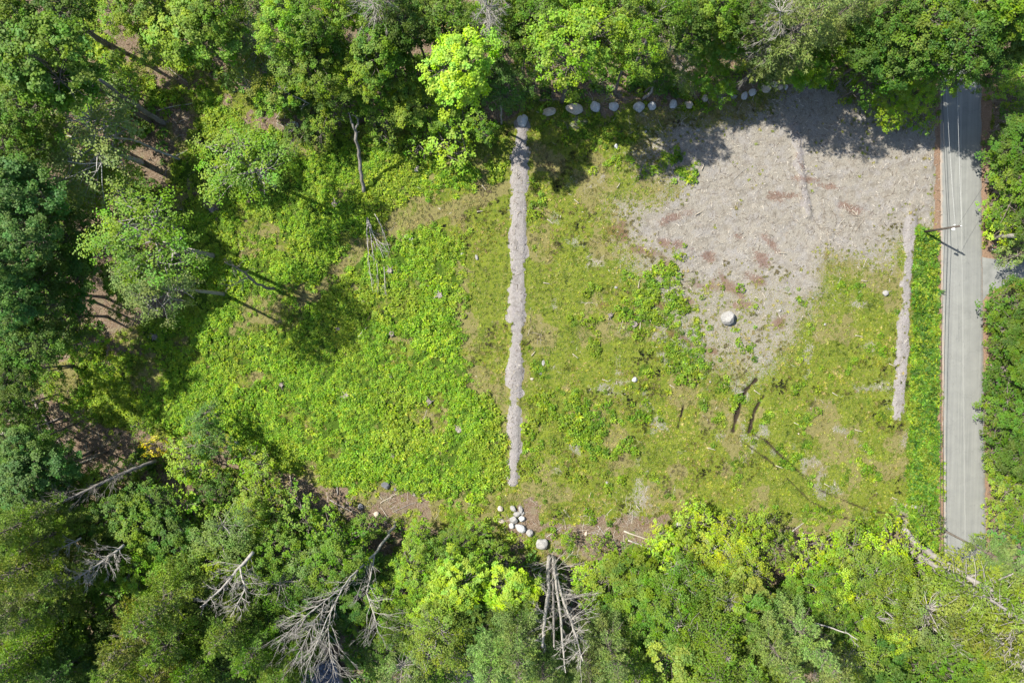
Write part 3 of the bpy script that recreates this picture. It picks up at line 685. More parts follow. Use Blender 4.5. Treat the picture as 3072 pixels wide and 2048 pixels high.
# ------------------------------------------------------------------ trees read off the photograph: x, y, radius, kind, colour, height of crown centre
T = [
 # upper left
 (110,160,100,'b','md',24),(15,50,70,'b','md',18),(150,30,60,'b','dk',15),(60,250,75,'b','md',19),(185,215,42,'y','br',8),(25,330,70,'b','md',18),(200,325,112,'w','gy',14),(140,400,60,'a','gy',12),
 (250,430,80,'a','br',10),(45,440,80,'b','bl',20),(60,520,70,'b','bl',19),(140,520,60,'b','dk',14),(150,610,75,'b','dk',12),(320,560,112,'a','br',22),(115,850,40,'y','md',5),(70,925,36,'y','dk',5),(190,955,26,'s','md',3),(290,705,30,'y','br',4),(250,845,22,'s','br',3),(135,905,24,'s','br',3),(320,985,24,'s','md',3),(370,670,80,'a','gy',20),
 (10,600,55,'b','bl',19),(20,690,60,'b','bl',18),(90,680,70,'b','dk',15),(60,780,70,'b','dk',15),(150,730,60,'b','dk',10),(190,790,42,'y','br',7),(270,640,45,'b','md',9),(20,860,55,'b','dk',14),
 (545,385,95,'a','br',15),(560,85,66,'a','gy',13),(590,175,62,'a','ol',10),(430,60,80,'b','br',16),(360,20,65,'b','br',16),
 (500,30,60,'b','md',17),(640,50,65,'b','br',17),(650,195,55,'b','br',9),(270,40,40,'y','br',6),(345,120,34,'y','md',5),(300,200,36,'y','br',5),(250,150,30,'s','br',3),(390,90,30,'y','br',5),
 # top, left of the boulder row
 (720,50,65,'b','md',17),(790,20,50,'b','br',17),(700,160,65,'b','md',14),(760,110,58,'b','md',12),(810,165,60,'b','yg',12),(720,235,46,'b','md',6),(790,235,44,'y','md',5),(860,212,52,'b','br',8),
 (860,120,60,'b','md',16),(950,60,60,'b','dk',17),(905,165,55,'b','md',11),(950,235,56,'b','br',8),(900,20,60,'p','gy',18),(1020,50,70,'b','md',17),(1045,155,76,'b','yg',19),(1145,185,58,'b','bl',13),
 (1085,80,45,'b','md',16),(1180,20,55,'b','md',17),(1200,100,45,'b','md',15),(1055,310,62,'y','yg',5),(1020,270,45,'y','br',6),(960,330,40,'s','br',3),(870,280,45,'y','md',6),(1110,290,35,'y','md',5),
 (690,300,40,'y','dk',5),(740,290,35,'y','br',5),
 # top, above the boulder row
 (1318,122,94,'b','br',21),(1260,40,75,'b','md',18),(1340,20,60,'b','br',18),(1462,118,62,'b','br',19),(1430,35,70,'b','md',18),(1520,30,70,'a','md',18),(1590,60,60,'b','dk',16),(1570,165,52,'a','gy',7),
 (1622,165,48,'b','br',7),(1655,200,36,'y','br',5),(1660,60,60,'b','md',11),(1700,112,46,'a','gy',9),(1640,20,60,'b','md',17),(1730,30,65,'b','dk',18),(1250,170,36,'y','br',6),
 (1500,180,38,'b','dk',7),(1755,140,40,'b','dk',8),
 # top right, down to the road
 (1855,55,98,'p','gy',21),(1785,25,55,'p','gy',15),(1935,30,62,'p','gy',16),(1835,150,50,'b','br',8),(1905,132,50,'b','md',8),(1955,90,52,'b','yg',12),(2000,25,52,'p','gy',15),(2025,110,66,'b','dk',14),
 (2060,40,70,'b','dk',17),(2050,212,46,'b','yg',7),(2108,212,42,'b','yg',7),(1985,190,45,'y','md',8),(2080,150,60,'b','md',14),(2120,275,28,'s','br',3),(2050,270,38,'y','br',5),(1880,180,24,'y','dk',4),
 (2150,50,80,'b','md',18),(2140,140,62,'b','dk',16),(2212,88,80,'b','dk',19),(2275,8,80,'b','md',20),(2195,150,50,'b','md',14),(2310,40,70,'b','dk',17),(2295,110,52,'b','md',14),(2260,150,50,'b','dk',14),
 (2305,192,20,'s','yg',2),(2330,235,34,'y','br',4),(2345,215,36,'s','ol',3),
 # strip right of the road, above the driveway
 (2325,285,47,'y','dk',5),(2320,345,57,'y','dk',5),(2315,405,55,'y','md',5),(2328,460,55,'y','dk',5),(2290,500,33,'y','br',3.5),(2282,325,20,'s','dk',2.5),(2315,520,41,'y','yg',4),(2338,565,43,'y','gy',5),(2290,570,14,'s','br',2),
 (2375,320,67,'b','dk',9),(2378,420,67,'b','md',9),(2380,520,57,'b','dk',9),
 # right of the road, below the driveway
 (2328,690,53,'y','dk',5),(2315,745,51,'y','dk',4.5),(2290,720,29,'y','br',3),(2330,810,57,'y','dk',5),(2308,865,47,'y','dk',4.5),(2292,945,37,'y','md',3.5),(2325,930,49,'y','dk',5),(2322,1000,55,'y','dk',5),(2290,1020,31,'y','dk',3),
 (2305,1085,41,'y','br',4),(2332,1075,47,'y','md',5),(2325,1150,49,'y','ol',5),(2315,1210,47,'y','ol',4.5),(2335,1245,43,'y','bl',6),(2280,1165,22,'s','yg',2),(2287,800,24,'s','md',3),(2295,1055,26,'s','br',3),
 (2385,760,67,'b','dk',9),(2385,860,67,'b','dk',9),(2385,960,67,'b','dk',9),(2385,1060,67,'b','dk',9),(2385,1160,67,'b','md',9),
 # bottom right
 (2300,1392,98,'q','ol',23),(2345,1310,46,'p','gy',18),(2330,1420,95,'q','ol',22),(2260,1450,80,'q','ol',19),(2340,1520,80,'q','ol',21),(2230,1510,70,'b','md',14),(2290,1555,60,'b','md',15),(2165,1350,40,'b','ol',8),
 (2150,1430,82,'a','gy',14),(2180,1530,80,'b','md',15),(2100,1540,70,'b','dk',15),(2095,1300,48,'y','yg',6),(2060,1330,60,'a','ol',9),(2100,1370,60,'a','yg',10),(2010,1270,52,'y','yg',6),(2000,1340,75,'a','ol',11),
 (1950,1280,60,'y','ol',6),(1900,1260,50,'y','yg',5),(1860,1290,55,'y','yg',6),(1930,1360,60,'a','yg',11),(2030,1410,70,'a','ol',13),(2050,1480,50,'b','yg',13),(1980,1450,60,'b','md',13),(1880,1360,65,'b','md',11),
 (1960,1530,65,'a','ol',15),(2020,1550,60,'b','dk',15),(2150,1225,22,'s','br',3),(2140,1190,22,'s','br',2.5),(2125,1170,18,'s','md',2),(2060,1255,40,'s','yg',3),(1980,1245,32,'s','yg',3),
 (1850,1470,62,'p','gy',20),(1780,1500,62,'p','gy',20),(1820,1555,60,'p','gy',20),(1900,1530,62,'p','gy',20),(1760,1560,50,'p','ol',19),(1905,1440,50,'b','dk',13),(1800,1400,55,'b','dk',11),
 # bottom centre
 (1595,1165,30,'s','yg',3),(1570,1205,34,'s','yg',3),(1600,1235,50,'y','yg',5),(1660,1210,46,'y','yg',6),(1700,1230,44,'y','yg',6),(1745,1215,42,'y','yg',6),(1780,1260,38,'y','ol',6),(1520,1240,40,'y','yg',5),(1560,1280,62,'y','br',7),
 (1650,1290,72,'a','yg',8),(1720,1290,60,'a','yg',9),(1500,1300,55,'y','yg',6),(1420,1275,36,'s','br',3),(1305,1235,20,'s','br',2),(1360,1260,30,'s','br',3),(1410,1330,72,'b','md',9),(1350,1330,50,'y','br',7),(1480,1370,70,'b','md',11),
 (1560,1360,72,'a','md',12),(1640,1370,75,'a','ol',12),(1720,1370,70,'b','ol',11),(1560,1450,75,'a','md',15),(1490,1450,65,'b','dk',12),(1430,1430,60,'b','dk',10),(1640,1460,80,'h','md',16),(1720,1450,70,'b','md',14),
 (1400,1500,62,'p','gy',19),(1350,1540,62,'p','gy',20),(1460,1530,75,'h','md',17),(1550,1530,80,'b','ol',16),(1640,1545,80,'h','md',18),(1710,1530,60,'p','ol',18),
 (1190,1480,72,'p','gy',20),(1130,1540,72,'p','gy',20),(1240,1550,62,'p','gy',20),(1160,1345,62,'b','yg',10),(1180,1400,50,'b','yg',10),(1050,1250,46,'b','md',5),(1100,1225,30,'y','br',3.5),(1130,1280,44,'y','md',5),
 # bottom, below the weedy field
 (1010,1290,62,'b','md',9),(965,1225,30,'y','br',4),(960,1320,66,'b','br',10),(1050,1350,66,'b','yg',11),(1010,1400,62,'b','yg',11),(1090,1330,50,'b','br',9),(905,1310,46,'b','md',5),(835,1215,36,'y','md',4),(800,1250,60,'y','md',7),
 (935,1425,62,'a','md',9),(1000,1480,75,'a','ol',14),(1080,1450,56,'b','dk',11),(930,1550,60,'a','gy',14),(885,1500,55,'b','dk',8),(830,1310,52,'b','dk',6),(760,1300,66,'b','md',11),(820,1380,56,'b','dk',7),
 (700,1200,58,'y','md',7),(760,1210,44,'y','br',6),(650,1180,50,'y','dk',6),(600,1150,52,'y','br',6),(640,1260,62,'b','md',11),(700,1340,66,'a','gy',11),(620,1350,66,'a','md',13),(660,1430,66,'b','dk',12),(600,1480,72,'p','md',18),
 (530,1440,72,'p','ol',18),(690,1500,62,'p','md',16),(640,1550,62,'p','ol',19),(540,1545,60,'b','dk',15),
 # lower left
 (520,1225,70,'a','gy',13),(580,1200,50,'b','br',9),(560,1290,60,'b','md',12),(500,1330,62,'b','br',13),(470,1260,55,'b','md',11),(400,1240,66,'b','dk',12),(420,1170,55,'y','br',7),(350,1180,62,'b','dk',10),(300,1230,62,'b','md',12),
 (240,1190,62,'b','dk',12),(230,1110,46,'y','br',7),(160,1130,52,'b','md',10),(440,1070,50,'y','br',6),(470,1010,45,'y','bl',7),(475,960,34,'y','bl',6),(370,1015,30,'s','ye',4),(420,1040,30,'s','yg',3),(560,1060,46,'s','br',3),(600,1090,46,'y','br',5),
 (545,1105,36,'s','br',3),(500,1130,40,'y','dk',5),(60,1090,66,'b','bl',15),(130,1080,50,'b','bl',12),(30,1010,52,'b','bl',14),(90,985,36,'y','md',7),(10,930,45,'b','dk',12),
 (40,1210,72,'p','ol',20),(120,1230,62,'p','ol',18),(60,1300,82,'p','ol',21),(160,1310,70,'p','ol',19),(30,1400,80,'p','gy',21),(110,1390,66,'p','ol',19),(190,1390,52,'b','md',12),(230,1330,45,'b','md',12),(60,1490,85,'h','br',19),(150,1470,66,'b','md',14),
 (30,1555,72,'p','bl',20),(130,1545,72,'p','bl',19),(210,1480,60,'b','dk',12),(210,1555,52,'b','dk',14),
 (370,1390,85,'p','ol',20),(310,1450,88,'p','ol',20),(410,1460,76,'p','ol',19),(290,1530,72,'p','ol',20),(370,1550,76,'p','ol',20),(460,1520,66,'p','md',18),(330,1330,60,'b','br',13),(420,1320,60,'b','br',12),(270,1280,55,'b','md',11),(340,1280,50,'b','br',11),
]
# conifers keep a smaller radius than the broad crowns so that their plumes stay apart
for (x, y, R_, k, c, h) in T: plant(x, y, R_, k, c, h)

# smaller trees and saplings standing between the big ones, placed on the forest floor
def taken(x, y, r):
    return any((x - q[0]) ** 2 + (y - q[1]) ** 2 < (r + q[2]) ** 2 for q in spots)
spots = [(t['o'].location.x, t['o'].location.y, 1.1) for t in TREES]
r2 = np.random.default_rng(99); tries = 0; fill = []
while tries < 9000 and len(fill) < 190:
    tries += 1
    X = r2.uniform(-90, 90); Y = r2.uniform(-62, 70)
    vx, vy = to_v(X, Y); vx, vy = float(vx), float(vy)
    if poly_sd(np.array([vx]), np.array([vy]), CLEARING)[0] > -16: continue
    if vx > 2255 and 560 < vy < 700: continue
    if 1150 < vx < 1900 and 120 < vy < 330 and poly_sd(np.array([vx]), np.array([vy]), CLEARING)[0] > -40: continue
    if vx < 700 and vy < 600 and poly_sd(np.array([vx]), np.array([vy]), CLEARING)[0] > -45: continue
    if vx > 2352 + 90: continue
    l, r_ = road_edges(vy)
    if l - 30 < vx < r_ + 22: continue
    if taken(X, Y, 1.15): continue
    if not (-30 < (vx - 1176) * 1.06 + 1176 < 2380 and -30 < (vy - 700) * 1.06 + 700 < 1600): continue
    spots.append((X, Y, 1.15)); fill.append((X, Y, vx, vy))
for X, Y, vx, vy in fill:
    h = r2.uniform(3.5, 8.5); R = r2.uniform(1.7, 2.7) * (h / 6) ** .4
    c = r2.choice(['dk', 'md', 'dk', 'md', 'br', 'bl'])
    p_ = Vector((X, Y, h)); k = (H) / (H - h)
    wx, wy = to_v(X * k, Y * k)
    plant(float(wx), float(wy), 0, 'y', c, h, loc=(X, Y), R=R)
# tall trees just outside the picture whose crowns or shadows reach into it
for X, Y in [(-98,70),(-84,73),(-64,75),(-45,75),(-28,71),(-97,58),(-99,46),(-97,33),(-99,20),(-98,7),(-97,-6),(-99,-20),(-97,-34),(-98,-48),(-14,73),(2,72),(18,74),(34,72),(50,73),(93,60)]:
    X += r2.normal(); Y += r2.normal()
    vx, vy = to_v(X * 1.2, Y * 1.2)
    t = plant(float(vx), float(vy), 0, 'b', r2.choice(['dk', 'md']), 17, loc=(X, Y), R=4.6)

# ---- a label for every tree: what it looks like and where it can be found
ORD = ['first','second','third','fourth','fifth','sixth','seventh','eighth','ninth','tenth','eleventh','twelfth','thirteenth','fourteenth','fifteenth','sixteenth','seventeenth','eighteenth','nineteenth','twentieth']
def zone(x, y):
    if x > 2245:
        if y < 285: return 'near the road at the top right', 'x'
        if y < 620: return 'above the driveway', 'y'
        if y < 1280: return 'below the driveway', 'y'
    if y < 620 and x < 330: return ('in the upper left corner', 'y') if y < 290 else ('at the left edge, upper half', 'y')
    if y < 560 and x < 680: return ('at the top, left of centre', 'x') if y < 150 else ('by the upper left weeds', 'x')
    if y < 560 and x < 1215: return ('at the top, left of boulders', 'x') if y < 140 else ('above the weedy field', 'x')
    if y < 560 and x < 1780: return ('at the top, above the boulders', 'x') if y < 100 else ('directly behind the boulder row', 'x')
    if y < 560: return ('at the top, right of boulders', 'x') if y < 110 else ('between gravel and road at the top', 'x')
    if y < 1000 and x < 620: return 'in the dark left side', 'y'
    if x < 620:
        if y < 1170: return 'below the shaded left weeds', 'x'
        if y < 1350: return 'in the lower left wood', 'x'
        return 'in the bottom left corner', 'x'
    if x < 1215: return ('just below the weedy field', 'x') if y < 1320 else ('at the bottom, left of centre', 'x')
    if x < 1770: return ('just below the right hand meadow', 'x') if y < 1330 else ('at the bottom, right of centre', 'x')
    return ('near the road at the bottom', 'x') if y < 1370 else ('in the bottom right corner', 'x')
def size_word(t):
    return 'tall' if t['h'] > 13 else ('low' if t['h'] < 4.3 else 'middling' if t['h'] > 8.6 else 'small')
grp = {}
for t in TREES:
    t['cn'] = COLS[t['col']][1]; inside = -25 < t['x'] < 2377 and -25 < t['y'] < 1593
    if not inside:
        t['key'] = None
        side = 'top' if t['y'] < 0 else 'bottom' if t['y'] > 1568 else 'left' if t['x'] < 0 else 'right'
        o = t['o']; o['label'] = f"{size_word(t)} {t['cn']} {t['noun']} standing beyond the {side} edge of the picture"
        o['group'] = f"woodland {t['noun']}s beyond the {side} edge, {t['cn']}, {size_word(t)}"
    else:
        z, ax = zone(t['x'], t['y']); t['ax'] = ax; t['key'] = (z, size_word(t), t['cn'], t['noun']); grp.setdefault(t['key'], []).append(t)
    t['o']['category'] = 'shrub' if t['kind'] == 's' else 'tree'
for (z, sw, cn, noun), ts in grp.items():
    ax = ts[0]['ax']; ts.sort(key=lambda t: t[ax])
    for i, t in enumerate(ts):
        if len(ts) == 1: lab = f"{sw} {cn} {noun}, the only such one {z}"
        else: lab = f"{sw} {cn} {noun}, {ORD[i]} from {'left' if ax == 'x' else 'top'} {z}"
        if len(lab.split()) > 16: lab = lab.replace('broadleaf tree', 'tree').replace(', the only such one', '')
        if len(lab.split()) > 16: lab = lab.replace(' the ', ' ')
        t['o']['label'] = lab
        t['o']['group'] = {'b': 'broadleaf trees of the surrounding wood', 'a': 'broadleaf trees of the surrounding wood', 'w': 'birches of the surrounding wood', 'y': 'young trees along the clearing and under the wood',
            's': 'shrubs at the edge of the clearing', 'p': 'pines of the surrounding wood', 'q': 'pines of the surrounding wood', 'h': 'feathery conifers of the wood'}[t['kind']]

# ------------------------------------------------------------------ dead standing trees
def dead_tree(name, label, paths, mat=M_DEAD, nbr=18, blen=3.5, seed=1, t0=.25, out=1.0, droop=-.1, twig=5, brad=.05, cat='dead tree', group=None, wob=.3):
    """paths: lists of (x, y, height, radius) read along each stem; limbs are added along them"""
    r = np.random.default_rng(seed)
    P0 = P(*paths[0][0][:2], 0); gzb = gz(P0.x, P0.y)
    root = empty(name, (P0.x, P0.y, gzb)); off = np.array([P0.x, P0.y, gzb])
    tb = MB(); stems = []
    for path in paths:
        pts = [np.array(P(x, y, h)) - off + np.array([0, 0, gzb]) for x, y, h, w in path]; rad = [w for *_, w in path]
        # denser, slightly crooked
        pp, rr = [], []
        for i in range(len(pts) - 1):
            for q in range(4):
                u = q / 4; p = pts[i] * (1 - u) + pts[i + 1] * u + (r.normal(size=3) * min(rad[i], .25) * wob if (i or q) else 0); pp.append(p); rr.append(rad[i] * (1 - u) + rad[i + 1] * u)
        pp.append(pts[-1]); rr.append(rad[-1]); tube(tb, pp, rr, 8); stems.append((pp, rr))
    link('trunk', tb.mesh('dead_trunk'), mat, root)
    for k in range(nbr):
        pp, rr = stems[k % len(stems)] if k >= 0 else 0
        u = t0 + (1 - t0) * ((k // len(stems)) + r.random()) / max(1, math.ceil(nbr / len(stems))); u = min(u, .99)
        i = int(u * (len(pp) - 1)); s = pp[i]; ax = pp[min(i + 1, len(pp) - 1)] - pp[max(i - 1, 0)]; ax = ax / np.linalg.norm(ax)
        d = r.normal(size=3); d -= ax * d.dot(ax); d /= np.linalg.norm(d)
        d = d * .8 * out + ax * r.uniform(.25, .9); d /= np.linalg.norm(d)
        L = blen * r.uniform(.5, 1.15) * (1.15 - .55 * u); mb = MB()
        br = min(brad, rr[i] * .7); p = [s]; dd = d.copy(); nseg = 6
        for q in range(nseg):
            dd = dd + r.normal(size=3) * .16 + np.array([0, 0, droop * .3]); dd /= np.linalg.norm(dd); p.append(p[-1] + dd * L / nseg)
        tube(mb, p, [br * (1 - .8 * q / nseg) for q in range(nseg + 1)], 4, False)
        for q in range(twig):
            j = r.integers(1, nseg); b0 = p[j]; t = (p[j + 1] - p[j]); t /= np.linalg.norm(t); e = t * .95 + rand_dirs(1, r)[0] * .65; e /= np.linalg.norm(e)
            l = L * r.uniform(.16, .38); m1 = b0 + e * l * .5 + r.normal(size=3) * .05 * l; e2 = m1 + (e + t * .4 + np.array([0, 0, droop])) * l * .5
            tube(mb, [b0, m1, e2], [br * .5, br * .36, br * .15], 3, False)
            for _ in range(2):
                e3 = m1 + (e + rand_dirs(1, r)[0] * .8) * l * .38; tube(mb, [m1, e3], [br * .3, br * .12], 3, False)
        link('limb', mb.mesh('dead_limb'), mat, root)
    return tag(root, label, cat, group)

dead_tree('dead_tree', 'huge silvery dead tree whose fan of bare limbs reaches the bottom edge',
  [[(1186,1570,0.0,0.245),(1163,1606,4.2,0.216),(1124,1660,8.4,0.173),(1060,1722,12.6,0.144),(1030,1760,15.4,0.122),(985,1850,19.6,0.086),(945,1940,22.4,0.065),(915,2020,25.2,0.029)],
   [(1124,1660,8.4,0.144),(1112,1730,11.2,0.101),(1100,1775,14.0,0.086),(1125,1850,16.8,0.058),(1135,1900,18.2,0.022)],
   [(1030,1760,15.4,0.094),(975,1800,18.2,0.079),(900,1860,21.0,0.05),(835,1925,23.8,0.022)],
   [(1000,1800,16.8,0.086),(985,1880,19.6,0.065),(990,1960,22.4,0.043),(1010,2030,23.8,0.022)],
   [(1005,1790,16.8,0.086),(950,1850,19.6,0.058),(930,1890,21.0,0.043),(880,1990,23.8,0.022)]], nbr=105, blen=6.2, seed=3, t0=.28, droop=-.06, twig=6, brad=.05, out=.55)
for i, (pts, lab, nb) in enumerate([
  ([(1649,1668,0,0.385),(1645,1700,3,0.34),(1646,1770,9,0.281),(1638,1830,14,0.252),(1632,1880,17,0.207),(1627,1940,21,0.148)], 'leftmost and thickest grey dead trunk of the four below the round white boulder', 18),
  ([(1657,1672,0,0.252),(1660,1760,8,0.207),(1661,1850,15,0.178),(1662,1942,20,0.111)], 'straight dark dead trunk, second from left of the four below the round boulder', 8),
  ([(1660,1668,0,0.266),(1664,1720,5,0.237),(1676,1800,11,0.207),(1684,1870,16,0.163),(1688,1940,20,0.133),(1697,2018,24,0.059)], 'slender dead trunk, third from left of the four below the round boulder', 12),
  ([(1664,1670,0,0.266),(1668,1725,5,0.237),(1690,1800,11,0.192),(1713,1860,16,0.163),(1730,1915,20,0.126),(1749,1983,24,0.052)], 'leaning dead trunk with long side branches, rightmost of four below the round boulder', 26)]):
    dead_tree('dead_tree', lab, [pts], nbr=int(nb * 2.2), blen=(3.4, 1.2, 1.8, 5.2)[i], seed=20 + i, t0=.12, droop=.02, twig=7, brad=.055, out=2.2, wob=.12, group='four dead trunks below the round boulder', mat=M_DEAD if i != 1 else M_DEAD_MID)
dead_tree('dead_tree', 'grey dead tree with many bare limbs leaning towards the left edge below the yellow shrub',
  [[(466,1382,5,.28),(400,1408,8,.25),(320,1440,11,.22),(250,1475,13,.18),(180,1505,15,.12),(110,1535,17,.08),(45,1550,18,.04)]], nbr=46, blen=4.6, seed=31, t0=.12, out=.42, droop=.0, mat=M_DEAD_MID, twig=6)
dead_tree('dead_tree', 'tangled bare grey treetop left of the huge sprawling dead tree',
  [[(760,1655,14,.26),(710,1710,16,.20),(660,1770,18,.14),(600,1820,20,.05)],[(720,1700,16,.14),(735,1770,18,.10),(690,1850,20,.04)]], nbr=56, twig=6, brad=.045, blen=4.2, seed=32, t0=.1)
dead_tree('dead_tree', 'smaller grey dead treetop between the pale pines at lower left', [[(370,1635,16,.2),(310,1680,18,.15),(250,1720,20,.09),(205,1750,21,.04)]], nbr=56, twig=8, blen=3.0, seed=33, t0=.1)
dead_tree('dead_tree', 'thin dead treetop in a dark gap above the left pines', [[(245,1612,16,.14),(180,1645,18,.1),(115,1675,20,.04)]], nbr=22, blen=2.4, seed=34, t0=.1)
dead_tree('dead_tree', 'pale bare dead crown spreading downwards at the top edge above the weedy field',
  [[(1120,50,16,.2),(1130,15,19,.16),(1135,-30,22,.08)]], nbr=64, twig=8, blen=5.0, seed=35, t0=.15, out=1.4, droop=-.35, brad=.05)
dead_tree('dead_tree', 'tall bare white dead tree with star shaped branches near the top edge centre',
  [[(1472,135,12,.2),(1468,80,17,.18),(1462,30,21,.13),(1458,-20,25,.05)]], nbr=70, twig=9, blen=4.2, seed=36, t0=.2, out=1.2, droop=-.1, brad=.05)
dead_tree('dead_tree', 'bare grey dead tree with sweeping branches between pale pine and boulder row',
  [[(2300,200,10,.2),(2318,130,15,.17),(2335,80,20,.12),(2345,20,24,.05)]], nbr=70, twig=9, blen=4.6, seed=37, t0=.15, out=1.2, droop=-.15, brad=.05)
dead_tree('dead_tree', 'small bare forked snag poking from dark leaves above the boulder row',
  [[(2008,150,9,.12),(2014,110,13,.09),(2022,82,16,.05)],[(2008,150,9,.09),(2030,150,11,.07),(2058,172,12,.03)]], nbr=12, blen=2.4, seed=38, t0=.2)
dead_tree('dead_tree', 'thin dead branches among leaves at the top edge above the boulder row', [[(1740,30,14,.12),(1755,5,17,.1),(1765,-20,19,.05)]], nbr=14, blen=3.4, seed=39, out=1.4, t0=.05)
dead_tree('dead_tree', 'forked grey dead trunk leaning up the weedy field beside its own shadow',
  [[(1094,578,0,.30),(1086,540,2,.28),(1079,480,4,.26),(1070,420,7,.24),(1064,392,8,.22),(1056,368,9,.16),(1046,338,11,.06)],[(1064,392,8,.14),(1074,372,9,.14),(1070,352,10,.10),(1056,345,11,.04)]], nbr=5, blen=1.2, seed=40, t0=.5, mat=M_DEAD_MID)
dead_tree('dead_tree', 'bare forked tree whose black trunk bends over the sunlit weeds on the left',
  [[(826,866,0,.26),(800,862,4,.22),(768,850,9,.18),(736,818,14,.14),(705,800,18,.10),(676,786,21,.05)],[(768,850,9,.14),(745,832,12,.12),(725,840,14,.08),(680,868,17,.04)]], nbr=16, blen=2.6, seed=41, t0=.45, mat=M_DEAD_DK)
dead_tree('dead_tree', 'pale dead trunk with arching limbs in a dark gap near the bottom edge',
  [[(2312,1780,5,.26),(2335,1830,8,.22),(2352,1850,10,.2),(2400,1890,13,.16),(2440,1930,16,.12),(2480,1990,18,.05)],
   [(2408,1898,13,.12),(2415,1875,14,.13),(2450,1870,15,.13),(2500,1885,16,.1),(2545,1900,17,.08),(2575,1920,18,.04)],[(2440,1900,14,.1),(2470,1912,15,.08),(2500,1930,16,.05)],[(2352,1852,10,.1),(2375,1900,12,.07),(2390,1940,13,.04)]], nbr=12, blen=2.4, seed=42, t0=.35, mat=M_BARK_PALE)
dead_tree('dead_tree', 'silvery bare branches fanning right among grey leaves left of the bottom right pines',
  [[(2725,1830,8,.14),(2790,1875,12,.11),(2850,1925,15,.07),(2890,1965,17,.03)],[(2725,1830,8,.12),(2760,1900,11,.08),(2800,1950,14,.05),(2850,1980,16,.02)]], nbr=34, blen=3.4, seed=43, t0=.1)
dead_tree('dead_tree', 'pale crooked dead limb cluster above the bottom right pine crowns',
  [[(2900,1700,12,.2),(2950,1730,15,.17),(2990,1745,17,.14),(3040,1720,20,.07)],[(2950,1800,14,.16),(3000,1850,17,.13),(3030,1880,19,.05)]], nbr=18, blen=2.2, seed=44, t0=.05, mat=M_BARK_PALE, brad=.09)
dead_tree('birch_tree', 'long leaning white birch stem crossing below the upper left gap', [[(540,478,0,.16),(500,463,2,.15),(470,451,4,.15),(430,430,7,.14),(392,418,10,.13),(348,416,13,.12),(290,408,15,.08),(220,418,17,.05)]], mat=M_BIRCH, nbr=10, blen=2.2, seed=45, t0=.6, cat='tree')
dead_tree('dead_tree', 'thin pale leaning stem with fine twigs above the weedy field, left of the forked trunk', [[(1035,365,1,.10),(985,342,4,.10),(930,312,7,.09),(872,284,10,.06),(835,262,12,.03)]], nbr=14, blen=1.8, seed=46, t0=.05)
dead_tree('leaning_tree', 'long thick grey trunk running from the brown litter into the upper left corner', [[(322,138,0,.42),(285,110,3,.38),(230,72,7,.34),(165,32,11,.30),(100,-6,15,.25),(40,-50,19,.2)]], nbr=7, blen=2.0, seed=57, t0=.4, mat=M_DEAD_MID, cat='tree')
dead_tree('leaning_tree', 'long bare grey trunk leaning over the sunlit gap in the upper left weeds', [[(494,370,0,.42),(460,350,3,.38),(410,318,8,.34),(365,290,12,.30),(300,240,17,.22)]], nbr=4, blen=1.6, seed=58, t0=.6, mat=M_DEAD_MID, cat='tree')
dead_tree('dead_tree', 'long leaning bare pole stem at top left pointing to the picture corner', [[(600,92,2,.15),(560,60,7,.13),(520,25,11,.12),(480,-10,16,.1)]], nbr=5, blen=1.5, seed=47, t0=.5, mat=M_DEAD_DK)
dead_tree('dead_tree', 'slim bare pole leaning over the brush beside the gravel top', [[(2534,258,0,.11),(2560,232,3,.10),(2600,190,7,.08),(2630,160,10,.05)]], nbr=5, blen=1.2, seed=48, t0=.5)
dead_tree('dead_tree', 'short curved grey trunk rising from the boulder row', [[(1928,298,0,.22),(1950,282,2,.2),(1958,262,4,.17),(1962,236,6,.12)],[(1975,275,1,.07),(1995,240,4,.06),(2010,215,6,.03)]], nbr=5, blen=1.4, seed=49, t0=.5, mat=M_BARK_PALE)
dead_tree('dead_tree', 'slender bare stem right of the leftmost boulder group with a few twigs', [[(1504,372,0,.16),(1503,330,4,.15),(1502,290,7,.13)]], nbr=4, blen=1, seed=50, t0=.5, mat=M_BARK_PALE)
dead_tree('dead_tree', 'fallen fan of long thin bare branches lying at the end of the forked trunk',
  [[(1102,652,.4,.12),(1101,700,.9,.09),(1105,760,.8,.06),(1104,800,.4,.03)],[(1103,655,.5,.10),(1112,700,1,.08),(1116,740,.8,.06),(1122,780,.3,.03)],
   [(1104,655,.5,.11),(1118,700,1,.09),(1140,745,.8,.06),(1152,776,.3,.03)],[(1124,642,.3,.10),(1145,680,.8,.09),(1158,720,.6,.07),(1170,752,.2,.04)],
   [(1122,712,.8,.07),(1145,730,.8,.06),(1168,757,.3,.03)],[(1106,780,.4,.05),(1112,830,.7,.05),(1120,880,.4,.02)],[(1152,800,.4,.05),(1155,850,.6,.05),(1160,895,.3,.02)],[(1130,790,.4,.05),(1135,850,.6,.04),(1133,880,.3,.02)]],
  nbr=34, blen=2.6, seed=51, t0=.3, out=.35, twig=3, cat='fallen branches', brad=.04)
# the great leaning trunk of the bottom right pine
dead_tree('leaning_pine', 'thick pale pine trunk leaning out over the road at lower right', [[(2716,1592,0,.75),(2728,1610,1,.62),(2760,1640,4,.56),(2800,1664,8,.52),(2850,1700,12,.46),(2930,1745,17,.36),(3010,1790,21,.2)]], nbr=12, blen=3.4, seed=52, t0=.5, mat=M_BARK_PALE, cat='tree', brad=.12)
# trunk at the driveway corner
dead_tree('leaning_tree', 'smooth pale grey leaning trunk at the driveway corner, cut by the right edge', [[(2974,711,0,.40),(3010,709,4,.36),(3060,706,8,.34),(3120,703,12,.3)]], nbr=2, blen=1.5, seed=53, t0=.8, mat=M_BARK_PALE, cat='tree')

